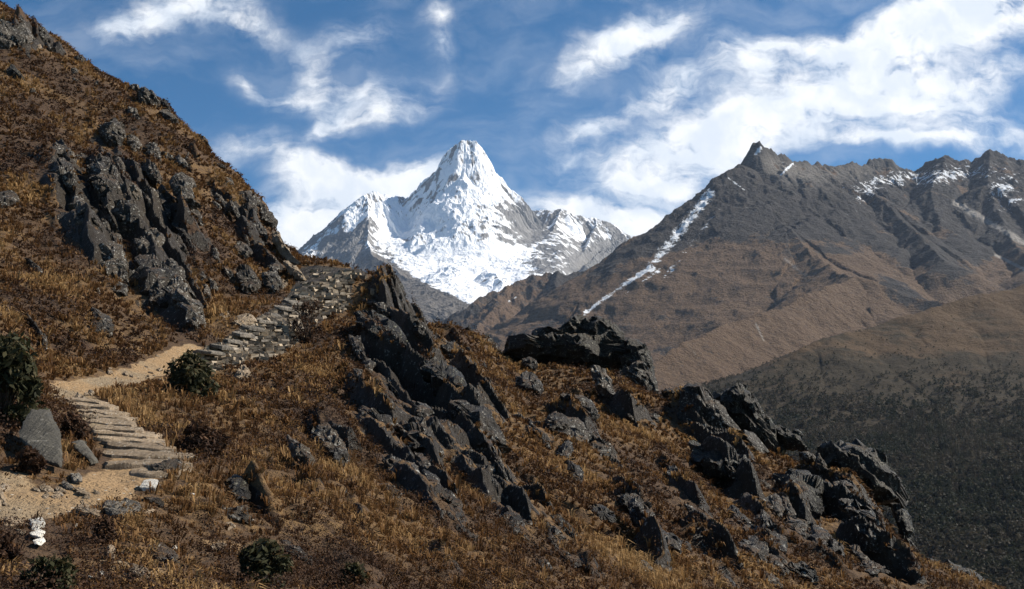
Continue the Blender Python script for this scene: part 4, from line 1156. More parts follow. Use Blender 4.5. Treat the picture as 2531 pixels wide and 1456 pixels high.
    ('rock_slab', 'rock slab', 'long pale-edged rib descending right from the black prow', cM((735, 415), (780, 455), (850, 535), (925, 588), (885, 610), (800, 568), (742, 505)), D, RIDGE, dict(thick=.5, r=53)),
    ('rock_slab', 'rock slab', 'slanting ledge right above the large mossy rock face', cM((495, 262), (580, 268), (640, 308), (700, 400), (640, 372), (560, 302)), D, SLOPE, {}),
    ('boulder', 'boulder', 'small black knob on the grassy ridge right of the prow', cM((1060, 425), (1110, 410), (1145, 470), (1090, 480)), K, RIDGE, dict(r=64)),
    ('rock_slab', 'rock slab', 'thin flat ledge left of the small black knob', cM((900, 410), (1000, 425), (1075, 462), (1060, 476), (950, 445)), D, RIDGE, dict(r=63.5)),
    ('boulder', 'boulder', 'rounded dark boulder in grass left of the ridge hump', cM((945, 525), (1020, 498), (1075, 550), (1050, 588), (970, 578)), D, SLOPE, {}),
    ('rock_outcrop', 'outcrop', 'dark block of rock at the head of the middle rib', cM((840, 640), (960, 615), (1045, 690), (1105, 780), (1138, 835), (1000, 810), (900, 755)), K, SLOPE, dict(big=1, thick=.45)),
    ('rock_outcrop', 'outcrop', 'great smooth dark slab forming the edge of the middle rib', cM((990, 830), (1100, 838), (1200, 915), (1285, 1000), (1335, 1080), (1322, 1175), (1240, 1168), (1120, 1070), (1025, 955)), D, SLOPE, dict(big=1, thick=.4)),
    ('rock_outcrop', 'outcrop', 'lower dark slab of the middle rib below the great smooth slab', cM((1085, 1150), (1180, 1145), (1275, 1255), (1310, 1385), (1240, 1340), (1150, 1265)), D, SLOPE, dict(big=1, thick=.45)),
    ('boulder', 'boulder', 'dark ledge left of the lower rib slab', cM((955, 1135), (1060, 1106), (1095, 1180), (1040, 1205)), D, SLOPE, {}),
    ('boulder', 'boulder', 'rounded grey boulder in the middle of the lower slope', cM((605, 1160), (700, 1156), (755, 1210), (735, 1275), (660, 1255)), G, SLOPE, {}),
    ('boulder', 'boulder', 'cracked upright rock right of the rounded grey boulder', cM((748, 1190), (800, 1185), (825, 1270), (803, 1338), (760, 1295)), G, SLOPE, {}),
    ('rock_slab', 'rock slab', 'wide striped grey slab lying in grass below the stone wall', cM((215, 1010), (310, 958), (372, 1040), (435, 1180), (425, 1245), (320, 1165)), G, SLOPE, dict(big=1, strata=.09, thick=.3)),
    ('rock_slab', 'rock slab', 'narrow grey slab slanting left of the wide striped slab', cM((55, 1040), (130, 1085), (200, 1155), (245, 1212), (190, 1216), (120, 1128)), G, SLOPE, {}),
    ('rock_slab', 'rock slab', 'dark split slab in grass right under the stone wall', cM((415, 470), (480, 476), (505, 560), (548, 645), (480, 598)), D, SLOPE, {}),
    ('boulder', 'boulder', 'grey stone below the dark split slab', cM((445, 650), (500, 656), (515, 722), (470, 716)), G, SLOPE, {}),
    ('rock_slab', 'rock slab', 'striped dark slab below the rounded grey boulder', cM((575, 1290), (650, 1296), (765, 1420), (700, 1446), (620, 1366)), D, SLOPE, dict(strata=.09)),
    ('rock_slab', 'rock slab', 'long dark fin below the cracked upright rock', cM((845, 1230), (920, 1265), (1005, 1422), (930, 1426), (870, 1335)), D, SLOPE, {}),
    ('boulder', 'boulder', 'small dark rock left in front of the castle-like crag', cM((1415, 592), (1480, 586), (1505, 665), (1440, 656)), D, SLOPE, {}),
    ('boulder', 'boulder', 'broad dark rock in grass left below the castle-like crag', cM((1375, 705), (1460, 658), (1526, 760), (1492, 805), (1400, 775)), D, SLOPE, {}),
    ('rock_slab', 'rock slab', 'thin pale fin above the great smooth slab', cM((842, 690), (870, 700), (898, 770), (880, 790), (850, 735)), G, SLOPE, {}),
    ('rock_slab', 'rock slab', 'cluster of thin grey fins left of the middle rib', cM((480, 880), (540, 900), (600, 1000), (610, 1080), (540, 1020), (490, 940)), D, SLOPE, dict(strata=.12)),
    ('rock_slab', 'rock slab', 'short grey fin in the middle of the slope left of the rib head', cM((670, 960), (710, 970), (740, 1040), (700, 1030)), G, SLOPE, {}),
    ('rock_slab', 'rock slab', 'dark jagged fin between the grey fins and the great slab', cM((780, 930), (840, 950), (930, 1080), (960, 1150), (880, 1110), (800, 1010)), D, SLOPE, dict(strata=.12)),
    ('boulder', 'boulder', 'black craggy boulder right of the steps near the bottom left', [(560, 1190), (590, 1172), (612, 1190), (618, 1230), (598, 1248), (572, 1232)], K, SLOPE, {}),
    ('rock_slab', 'rock slab', 'grey lichened slab below the black craggy boulder', [(488, 1236), (520, 1240), (560, 1262), (600, 1250), (622, 1290), (590, 1300), (540, 1285)], G, SLOPE, {}),
    ('rock_slab', 'rock slab', 'low dark slab slanting in the grass of the bottom middle', [(680, 1335), (720, 1345), (790, 1392), (775, 1405), (720, 1382)], D, SLOPE, {}),
    ('rock_slab', 'rock slab', 'small pale slab in grass between the steps and the striped slab', [(708, 1080), (735, 1092), (780, 1140), (765, 1160), (730, 1130)], G, SLOPE, {}),
    # beside the path
    ('rock_slab', 'rock slab', 'big smooth grey slab leaning beside the lower steps', cP((150, 200), (200, 100), (260, -5), (400, -5), (490, 180), (505, 445), (350, 405), (260, 300)), M_SLAB, PATHG, dict(big=1, thick=.16, strata=.008, rough=.012, lean=.55, embed=-.35, cells=0, cut=(.86, .99))),
    ('rock_slab', 'rock slab', 'narrow grey slab lying between the leaning slab and the steps', cP((565, 240), (650, 215), (760, 315), (835, 435), (740, 405), (640, 335)), M_SLAB, PATHG, dict(thick=.25, strata=.01, rough=.015, lean=.7, embed=-.1, cells=0)),
    ('boulder', 'boulder', 'white painted boulder at the foot of the lower steps', cP((1165, 590), (1190, 552), (1240, 543), (1305, 555), (1325, 595), (1295, 648), (1180, 650), (1130, 625)), WH, PATHG, dict(strata=.01, rough=.03, embed=-.12, cells=0)),
    ('rock_slab', 'rock slab', 'flat tan slab lying at the outer edge of the path', cP((595, 795), (700, 768), (890, 842), (760, 855), (620, 832)), TN, PATHG, dict(strata=.02)),
    ('rock_slab', 'rock slab', 'broad brown slab propping up the outer path edge', cP((750, 762), (1000, 738), (1165, 738), (1165, 810), (1060, 885), (1000, 902), (900, 855)), M_WALL, PATHG, dict(big=1, strata=.05)),
    ('rock_slab', 'rock slab', 'dark flat slab jutting out below the white painted boulder', cP((1135, 700), (1260, 706), (1365, 740), (1345, 775), (1240, 748)), D, PATHG, {}),
    ('rock_slab', 'rock slab', 'small tan slab under the dark jutting slab', cP((1155, 832), (1250, 788), (1280, 812), (1240, 848)), TN, PATHG, {}),
    ('boulder', 'boulder', 'triangular tan stone on the bank side of the path', cP((295, 645), (340, 585), (400, 608), (447, 660)), TN, PATHG, {}),
    ('boulder', 'boulder', 'pale tan stone cut by the left edge above the path', cP((-70, 590), (10, 590), (32, 715), (75, 785), (0, 790), (-70, 770)), TN, PATHG, {}),
    ('rock_slab', 'rock slab', 'small brown slab upright at the inner foot of the steps', cP((505, 570), (560, 576), (615, 645), (530, 628)), M_WALL, PATHG, {}),
    ('rock_slab', 'rock slab', 'grey brown slab tilted against the bank at the foot of the steps', cP((565, 510), (650, 505), (695, 580), (620, 605)), M_WALL, PATHG, {}),
    ('rock_slab', 'rock slab', 'thin flat stone on the path before the inner foot of the steps', cP((605, 612), (705, 636), (695, 660), (615, 645)), TN, PATHG, {}),
    ('boulder', 'boulder', 'tan edging stones of the path left of the whitewashed stack', cP((-20, 885), (100, 868), (170, 898), (245, 930), (200, 965), (40, 955)), TN, PATHG, {}),
    ('stacked_stone', 'stone', 'topmost and largest whitewashed stone of the stack under the path edge', cP((240, 885), (300, 868), (368, 868), (368, 958), (265, 968)), WH, 'whitewashed stones stacked by the path', dict(strata=.02, rough=.02, thick=.6, embed=-.1, cells=0)),
    ('stacked_stone', 'stone', 'middle whitewashed stone of the stack under the path edge', cP((238, 992), (330, 966), (373, 985), (340, 1032), (255, 1030)), WH, 'whitewashed stones stacked by the path', dict(strata=.02, rough=.02, thick=.6, embed=-.1, cells=0)),
    ('stacked_stone', 'stone', 'lowest whitewashed stone of the stack under the path edge', cP((265, 1055), (360, 1030), (378, 1060), (340, 1090), (275, 1085)), WH, 'whitewashed stones stacked by the path', dict(strata=.02, rough=.02, thick=.6, embed=-.1, cells=0)),
    ('boulder', 'boulder', 'layered grey rock with pale veins at the outer end of the lower steps', cP((1190, 460), (1350, 412), (1460, 398), (1515, 388), (1490, 495), (1300, 498)), G, PATHG, dict(thick=.5)),
    ('boulder', 'boulder', 'grey blue rock half sunk in grass at the bottom left', cP((1210, 1110), (1330, 1086), (1525, 1240), (1400, 1295), (1230, 1185)), G, SLOPE, dict(lean=.8)),
    ('boulder', 'boulder', 'pale upright stone in grass below the path edge', cP((895, 1085), (945, 1100), (950, 1222), (885, 1226)), TN, SLOPE, {}),
    ('boulder', 'boulder', 'small white stone below the tan path slab', cP((600, 935), (630, 920), (658, 938), (640, 958), (610, 955)), WH, SLOPE, {}),
    ('boulder', 'boulder', 'small white stone standing near the grey blue rock', cP((1418, 1130), (1440, 1090), (1458, 1110), (1450, 1140)), WH, SLOPE, {}),
    ('boulder', 'boulder', 'flat white stone in grass at the bottom left above the dark bush', cP((785, 1325), (830, 1308), (870, 1315), (850, 1342), (810, 1345)), WH, SLOPE, {}),
    ('boulder', 'boulder', 'white flat stone right of the white painted boulder in grass', cP((1545, 690), (1570, 665), (1620, 680), (1612, 712), (1570, 725)), WH, SLOPE, {}),
    ('boulder', 'boulder', 'white pebble-sized stone beside the flat white stone, bottom left', cP((722, 1352), (745, 1340), (765, 1352), (745, 1368)), WH, SLOPE, {}),
    ('boulder', 'boulder', 'pale tan upright stone on the grassy knoll by the stone wall', [(915, 712), (921, 708), (927, 716), (929, 733), (918, 735)], TN, SLOPE, dict(strata=.01)),
    ('boulder', 'boulder', 'pale rock standing in grass at the foot of the wall', [(588, 915), (600, 905), (612, 905), (616, 930), (604, 946), (578, 938)], TN, SLOPE, {}),
    ('boulder', 'boulder', 'large flat tan stone lying on the stairs at their lower bend', [(566, 800), (588, 782), (625, 780), (630, 795), (608, 808), (575, 810)], TN, SLOPE, {}),
    ('boulder', 'boulder', 'pale rock by the path under a dark overhang at the upper bend', [(540, 778), (562, 768), (572, 784), (556, 792), (540, 790)], TN, SLOPE, {}),
]


def build_rocks():
    for i, (name, cat, label, poly, mat, grp, kw) in enumerate(ROCKS):
        rock(name, cat, label, poly, mat, 100 + i, grp, **kw)


build_rocks()

# ------------------------------------------------------------------ steps, wall, bushes, grass, wood, haze


def slab_mesh(P0, P1, depth, thick, rs, n=22, pitch=0.0):
    """Flat irregular stone whose front edge runs from P0 to P1."""
    ax = P1 - P0
    L = np.linalg.norm(ax[:2])
    e = np.array([ax[0], ax[1], 0]) / L
    g = np.array([-e[1], e[0], 0])
    if g[1] < 0:
        g = -g
    a = np.linspace(0, 2 * np.pi, n, endpoint=False) + rs.rand() * .3
    ca, sa = np.cos(a), np.sin(a)
    sq = np.maximum(np.abs(ca), np.abs(sa)) ** .8
    rad = 1 + rs.normal(size=n) * .05 + .12 * np.sin(a * 2 + rs.rand() * 6) + .10 * np.sin(a * 3 + rs.rand() * 6)
    u, v = ca / sq * rad, sa / sq * rad
    C = (P0 + P1) / 2 + g * depth * .5
    V = []
    tilt = ax[2] / L
    for s, z in ((.55, -thick), (.96, -thick * .92), (1.0, -thick * .45), (.985, -thick * .1), (.93, 0), (.6, .012), (0.25, .0)):
        q = C + np.outer(u * s * L / 2, e) + np.outer(v * s * depth / 2, g)
        q[:, 2] += z + pitch * (v * s + 1) * depth / 2 + tilt * (u * s * L / 2) + rs.normal(size=n) * .008
        V.append(q)
    k = len(V)
    V = np.vstack(V)
    V = V + (fbm3(V / .14, 3, .55, rs.randint(90)) * .022)[:, None] * np.array([.6, .6, 1])
    idx, nx = np.arange(n), (np.arange(n) + 1) % n
    F = np.vstack([np.stack([j * n + idx, j * n + nx, (j + 1) * n + nx, (j + 1) * n + idx], 1) for j in range(k - 1)])
    return V, [F, (np.arange(n) + (k - 1) * n)[None], np.arange(n)[::-1][None]]


ORD = ['lowest', 'second', 'third', 'fourth', 'fifth', 'sixth', 'seventh', 'eighth', 'ninth', 'tenth', 'eleventh', 'twelfth', 'thirteenth', 'fourteenth']
STEPS = [(452, 300, 1181, 15.2), (456, 262, 1160, 15.8), (452, 246, 1138, 16.5), (428, 240, 1118, 17.2), (405, 232, 1102, 17.9), (382, 224, 1088, 18.6), (346, 214, 1072, 19.4), (322, 208, 1057, 20.1),
         (318, 200, 1042, 20.8), (290, 194, 1028, 21.5), (266, 164, 1015, 22.2), (250, 146, 1001, 22.9)]


def build_steps():
    rs = np.random.RandomState(5)
    for i, (xr, xl, y, r) in enumerate(STEPS):
        (P0, P1), ok = hit_many([xl, xr - 6], [y + rs.uniform(-3, 3), y + rs.uniform(-3, 3)])
        r = math.hypot(*((P0 + P1) / 2)[:2])
        P0, P1 = at(xl, y + rs.uniform(-3, 3), r * 1.005), at(xr, y + rs.uniform(-3, 3), r * .995)
        zz = hill_height(np.array([P0[0], P1[0]]), np.array([P0[1], P1[1]]), False)
        P0[2], P1[2] = max(P0[2], zz[0]) + .05, max(P1[2], zz[1] + .02) + .05
        V, F = slab_mesh(P0, P1, rs.uniform(.62, .85), rs.uniform(.12, .17), rs, 26, rs.uniform(.05, .10))
        o = mesh_obj('stone_step', V, F, M_TAN, True)
        base_origin(o, V)
        o.data.set_sharp_from_angle(angle=math.radians(35))
        tag(o, ('lowest' if i == 0 else 'topmost' if i == len(STEPS) - 1 else ORD[i] + ' from the bottom') + ' pale flat slab step of the lower flight on the path', 'stone step', 'slab steps of the lower flight', 'thing')
    # the upper stairs that climb along the wall
    up = [(474, 560, 868, 34.4), (500, 590, 852, 35.4), (530, 615, 838, 36.6), (560, 640, 822, 37.6), (585, 665, 806, 38.8), (608, 690, 790, 40.0), (635, 712, 775, 41.4), (660, 735, 758, 43.0), (688, 760, 744, 44.6), (705, 785, 728, 46.2),
          (722, 800, 713, 47.8), (738, 812, 698, 49.2)]
    for i, (xl, xr, y, r) in enumerate(up):
        P0, P1 = at(xl + rs.uniform(0, 12), y + rs.uniform(-3, 3), r), at(xl + (xr - xl) * rs.uniform(.3, .55), y + rs.uniform(0, 6), r * .99)
        P0[2] += .05
        P1[2] += .04
        V, F = slab_mesh(P0, P1, .8, .12, rs, 18)
        o = mesh_obj('stone_step', V, F, M_WALL, True)
        base_origin(o, V)
        o.data.set_sharp_from_angle(angle=math.radians(35))
        tag(o, ('lowest' if i == 0 else 'topmost' if i == len(up) - 1 else ORD[i] + ' from the bottom') + ' brown slab step of the upper stairs along the stone wall', 'stone step', 'slab steps of the upper stairs', 'thing')


def hexa(C, ex, ey, ez, sx, sy, sz, rs):
    n = len(C)
    k = np.array([[-1, -1, -1], [1, -1, -1], [1, 1, -1], [-1, 1, -1], [-1, -1, 1], [1, -1, 1], [1, 1, 1], [-1, 1, 1]], float)[None] * (1 + rs.uniform(-.38, .12, (n, 8, 3)))
    V = C[:, None] + k[:, :, :1] * (sx[:, None] * ex)[:, None] + k[:, :, 1:2] * (sy[:, None] * ey)[:, None] + k[:, :, 2:] * (sz[:, None] * ez)[:, None]
    f = np.array([[0, 3, 2, 1], [4, 5, 6, 7], [0, 1, 5, 4], [1, 2, 6, 5], [2, 3, 7, 6], [3, 0, 4, 7]])
    F = (np.arange(n)[:, None, None] * 8 + f[None]).reshape(-1, 4)
    return V.reshape(-1, 3), F


def build_wall():
    rs = np.random.RandomState(9)
    xs, ys, ws, hs = [], [], [], []
    y = 652.0
    while y < 926:
        h = rs.uniform(6, 11)
        x = 466 + rs.uniform(0, 10)
        while x < 920:
            w = rs.uniform(9, 24) * (1.25 if rs.rand() < .15 else 1)
            xs.append(x + w / 2)
            ys.append(y + h / 2 + rs.uniform(-2, 2))
            ws.append(w)
            hs.append(h * rs.uniform(.75, 1.2))
            x += w * rs.uniform(.82, 1.0)
        y += h * .86
    xs, ys, ws, hs = map(np.array, (xs, ys, ws, hs))
    ok = inside(xs + rs.uniform(-4, 4, len(xs)), ys, WALL)
    xs, ys, ws, hs = xs[ok], ys[ok], ws[ok], hs[ok]
    P, good = hit_many(xs, ys)
    good &= np.hypot(P[:, 0], P[:, 1]) < 55
    dd = np.sort(np.linalg.norm(P[:, None] - P[None], axis=2) + 99 * ~good[None], axis=1)
    good &= dd[:, 5] < .62
    xs, ys, ws, hs, P = xs[good], ys[good], ws[good], hs[good], P[good]
    r = np.hypot(P[:, 0], P[:, 1])
    r = np.minimum(r, 58)
    n = len(xs)
    vd = P / np.linalg.norm(P, axis=1)[:, None]
    vd[:, 2] = 0
    yaw = rs.normal(size=n) * .3 + .25
    ex = np.stack([np.cos(yaw), np.sin(yaw), rs.normal(size=n) * .12 + .05], 1)
    ex /= np.linalg.norm(ex, axis=1)[:, None]
    ey = np.stack([-np.sin(yaw), np.cos(yaw), np.zeros(n)], 1)
    ez = np.cross(ex, ey)
    sx, sz = ws / FPX * r * .51, hs / FPX * r * .51
    sy = np.maximum(sx * rs.uniform(.6, 1.1, n), .16)
    C = P + vd * (sy * rs.uniform(-.25, .45, n))[:, None]
    V, F = hexa(C, ex, ey, ez, sx, sy, sz, rs)
    val = np.repeat(rs.rand(n), 8)
    m, T, b = material('dry_stone')
    pos = world_pos(T)
    n1 = T.noise(pos, 4, 6, .65)
    c = T.mix(T.attr('val'), (.06, .047, .032), (.34, .26, .17))
    c = T.mix(T.step(T.noise(pos, 14, 5, .65), .52, .68), c, (.28, .23, .165))
    T.put(b.inputs['Base Color'], c)
    b.inputs['Roughness'].default_value = .6
    bump(T, b, n1, .6, .05)
    o = mesh_obj('drystone_wall', V, F, m, False, {'val': val})
    base_origin(o, V)
    tag(o, 'rough dry-stone retaining wall carrying the stairs up to the ridge', 'stone wall', kind='thing')


def leaf_cards(P, N, size, rs, asp=2.2, jit=.9):
    """Small four-cornered leaf faces at points P, facing roughly N."""
    n = len(P)
    a = rs.normal(size=(n, 3))
    q = N / (np.linalg.norm(N, axis=1)[:, None] + 1e-9) + rs.normal(size=(n, 3)) * jit
    q /= np.linalg.norm(q, axis=1)[:, None] + 1e-9
    t = np.cross(q, a)
    t /= np.linalg.norm(t, axis=1)[:, None] + 1e-9
    b = np.cross(q, t)
    s = (size * rs.uniform(.6, 1.3, n))[:, None]
    V = np.stack([P - t * s * asp * .5, P - b * s * .5, P + t * s * asp * .5, P + b * s * .5], 1).reshape(-1, 3)
    return V, np.arange(n * 4).reshape(n, 4)


def plant_material(name, c0, c1, c2, trans=.25):
    m = bpy.data.materials.new(name)
    m.use_nodes = True
    T = NT(m.node_tree)
    T.n.clear()
    t = T.attr('tint')
    c = T.mix(T.step(t, 0, .5, kind='LINEAR'), c0, c1)
    c = T.mix(T.step(t, .5, 1, kind='LINEAR'), c, c2)
    b = T.node('ShaderNodeBsdfPrincipled')
    T.put(b.inputs['Base Color'], c)
    b.inputs['Roughness'].default_value = .75
    b.inputs['Specular IOR Level'].default_value = .2
    tr = T.node('ShaderNodeBsdfTranslucent')
    T.put(tr.inputs[0], c)
    mx = T.node('ShaderNodeMixShader')
    mx.inputs[0].default_value = trans
    T.l.new(b.outputs[0], mx.inputs[1])
    T.l.new(tr.outputs[0], mx.inputs[2])
    o = T.node('ShaderNodeOutputMaterial')
    T.l.new(mx.outputs[0], o.inputs[0])
    return m


M_JUN = plant_material('juniper_leaves', (.014, .016, .007), (.042, .042, .017), (.10, .072, .034))
M_HTH = plant_material('heath_leaves', (.018, .010, .007), (.056, .028, .015), (.115, .06, .028))
M_GRS = plant_material('dry_grass', (.058, .027, .011), (.165, .082, .029), (.36, .225, .095), .32)
M_BARE = plant_material('twig_wood', (.03, .02, .014), (.07, .045, .03), (.12, .08, .05), .0)


def tube(P, R, n=5):
    """Tapered tube along points."""
    V, F = [], []
    for i, (p, r) in enumerate(zip(P, R)):
        d = P[min(i + 1, len(P) - 1)] - P[max(i - 1, 0)]
        d = d / (np.linalg.norm(d) + 1e-9)
        a = np.cross(d, [.3, .9, .1])
        a /= np.linalg.norm(a) + 1e-9
        b = np.cross(d, a)
        for k in range(n):
            w = 2 * math.pi * k / n
            V.append(p + (a * math.cos(w) + b * math.sin(w)) * r)
    for i in range(len(P) - 1):
        for k in range(n):
            F.append([i * n + k, i * n + (k + 1) % n, (i + 1) * n + (k + 1) % n, (i + 1) * n + k])
    return np.array(V), np.array(F)


def bush(label, x0, x1, y0, y1, mat, seed, leaves=2600, size=.045, r=None, dens=1.0, twig=True):
    """Bush seen between x0..x1 and y0..y1 (its foot at y1)."""
    rs = np.random.RandomState(seed)
    xc = (x0 + x1) / 2
    if r is None:
        h = hit(xc, y1 - (y1 - y0) * .12)
        r = math.hypot(h[0], h[1])
    foot = at(xc, y1, r)
    w, hgt = (x1 - x0) / FPX * r, (y1 - y0) / FPX * r
    lobes = []
    for i in range(30):
        a, q = rs.rand() * 2 * np.pi, rs.rand() ** .5
        z = rs.uniform(.12, 1.0)
        wid = .42 * (1 - .55 * max(z - .45, 0) / .55)
        lobes.append((np.array([math.cos(a) * q * w * wid, math.sin(a) * q * w * wid * .8, z * hgt * .92]), rs.choice([.07, .11, .17, .22]) * min(w, hgt)))
    P, N = [], []
    k = int(leaves * .55) // len(lobes)
    for c, rad in lobes:
        d = rs.normal(size=(k, 3))
        d /= np.linalg.norm(d, axis=1)[:, None]
        rr = rad * rs.uniform(.35, 1.25, k) ** .8
        P.append(c + d * rr[:, None] * np.array([1, 1, .9]))
        N.append(d + np.array([0, 0, .7]))
    P, N = np.vstack(P), np.vstack(N)
    V, F = leaf_cards(P, N, size, rs, 3.0)
    tint = np.repeat(np.clip(rs.normal(.4, .25, len(P)) + (P[:, 2] / hgt - .5) * .2, 0, 1), 4)
    root = bpy.data.objects.new('shrub', None)
    COL.objects.link(root)
    root.location = foot
    tag(root, label, 'shrub', 'dark shrubs on the slope', 'thing')
    mesh_obj('foliage', V, F, mat, False, {'tint': tint}, root)
    if twig:
        TV, TF, off = [], [], 0
        for c, rad in lobes:
            p0 = np.array([rs.normal() * w * .05, rs.normal() * w * .05, -.12])
            mid = c * .5 + np.array([0, 0, .06])
            v, f = tube(np.array([p0, mid, c, c + (c - mid) * .35]), [.018, .013, .008, .003])
            TV.append(v)
            TF.append(f + off)
            off += len(v)
        TV = np.vstack(TV)
        mesh_obj('stem', TV, np.vstack(TF), M_BARE, True, {'tint': np.full(len(TV), .4)}, root)


def build_bushes():
    bush('large dark green juniper bush cut by the left edge of the picture', -90, 92, 838, 1078, M_JUN, 1, 9000, .05)
    bush('dark juniper bush beside the path below the stone wall', 402, 532, 882, 1000, M_JUN, 2, 5200, .055)
    bush('brown heath bush behind the leaning grey slab by the steps', 140, 218, 1030, 1092, M_HTH, 3, 2600, .03)
    bush('thin reddish bare shrub growing against the stone wall', 712, 806, 736, 862, M_HTH, 4, 1900, .05)
    bush('low dark green bush in the bottom left corner', 40, 205, 1398, 1480, M_JUN, 5, 4600, .028)
    bush('dark green bush at the bottom edge below the black craggy boulder', 575, 722, 1340, 1470, M_JUN, 6, 5200, .03)
    bush('wide dark heath patch in grass right of the lower steps', 418, 566, 1048, 1132, M_HTH, 7, 4200, .035)
    bush('dark reddish heath clump overhanging the soil bank at the left edge', 36, 112, 1118, 1182, M_HTH, 8, 2600, .028)
    bush('small dark bush low in grass at the bottom middle', 840, 905, 1400, 1470, M_JUN, 9, 2000, .03)
    bush('brown heath clump between the whitewashed stack and the dark bottom bush', 226, 286, 1288, 1345, M_HTH, 10, 1800, .024)
    bush('low reddish heath at the left of the whitewashed stack', -40, 46, 1330, 1398, M_HTH, 11, 2200, .024)


SMALL = [('small dark angular rock bedded in the grass of the open slope', 'small rocks of the open slope', M_DARK, [(1100, 1000, 420, 330), (1650, 1230, 420, 200), (2050, 1330, 220, 120)], 70),
         ('small grey angular rock wedged between the slabs of the left crag', 'small rocks of the left crag', M_GREY, [(330, 580, 190, 220), (600, 600, 100, 130), (180, 130, 150, 90)], 60),
         ('small pale loose stone lying on or beside the path', 'loose stones along the path', M_TAN, [(330, 1360, 280, 80), (120, 1235, 130, 30), (420, 905, 60, 25), (180, 975, 50, 20), (330, 930, 70, 18)], 70)]


def build_small_rocks():
    rs = np.random.RandomState(77)
    for label, grp, mat, areas, n in SMALL:
        got = 0
        while got < n:
            cx, cy, a, b = areas[rs.randint(len(areas))]
            x, y = cx + rs.uniform(-a, a), cy + rs.uniform(-b, b)
            if mat is not M_TAN:
                w = blobs(np.array([x]), np.array([y]), ROCKY)[0]
                if rs.rand() > w * 1.6 + .06:
                    continue
            h, ok = hit_many([x], [y], n=200)
            if not ok[0] or (mat is not M_TAN and path_dist(h[:, 0], h[:, 1])[0] < 1.2) or (h[0, 1] > 60 and mat is M_TAN):
                continue
            r = math.hypot(h[0, 0], h[0, 1])
            s = (rs.uniform(.2, .75) if mat is not M_TAN else rs.uniform(.035, .12)) * FPX / r
            el = rs.uniform(.35, .75)
            th = math.radians(rs.normal(-54, 12)) if mat is not M_TAN else rs.uniform(-.5, .2)
            k = rs.randint(5, 8)
            an = np.sort(rs.rand(k) * 2 * np.pi)
            u, v = np.cos(an) * s, np.sin(an) * s * el
            poly = [(x + uu * math.cos(th) + vv * math.sin(th), y - uu * math.sin(th) + vv * math.cos(th)) for uu, vv in zip(u, v)]
            rock('stone' if mat is M_TAN else 'small_rock', 'rock', label, poly, mat, 900 + got + int(x), grp, embed=.02 if mat is M_TAN else None)
            got += 1


def hill_sample(rs, n, r0, r1):
    r = rs.uniform(r0, r1, n)
    az = np.radians(rs.uniform(-30, 30, n))
    X, Y = np.sin(az) * r, np.cos(az) * r
    Z = hill_height(X, Y)
    e = .35
    gx = (hill_height(X + e, Y) - Z) / e
    gy = (hill_height(X, Y + e) - Z) / e
    px, py, rk = hill_masks(X, Y, Z)
    dp = path_dist(X, Y)
    heath = fbm2(X / 4.5, Y / 4.5, 5, .6, 225) + blobs(px, py, [(120, 320, 160, 90, 10, .35), (520, 600, 60, 130, -70, .5), (60, 420, 120, 60, 0, .3), (820, 1000, 80, 60, 0, .25), (480, 1090, 60, 50, 0, .3)])
    return X, Y, Z, r, gx, gy, rk, dp, heath, px, py


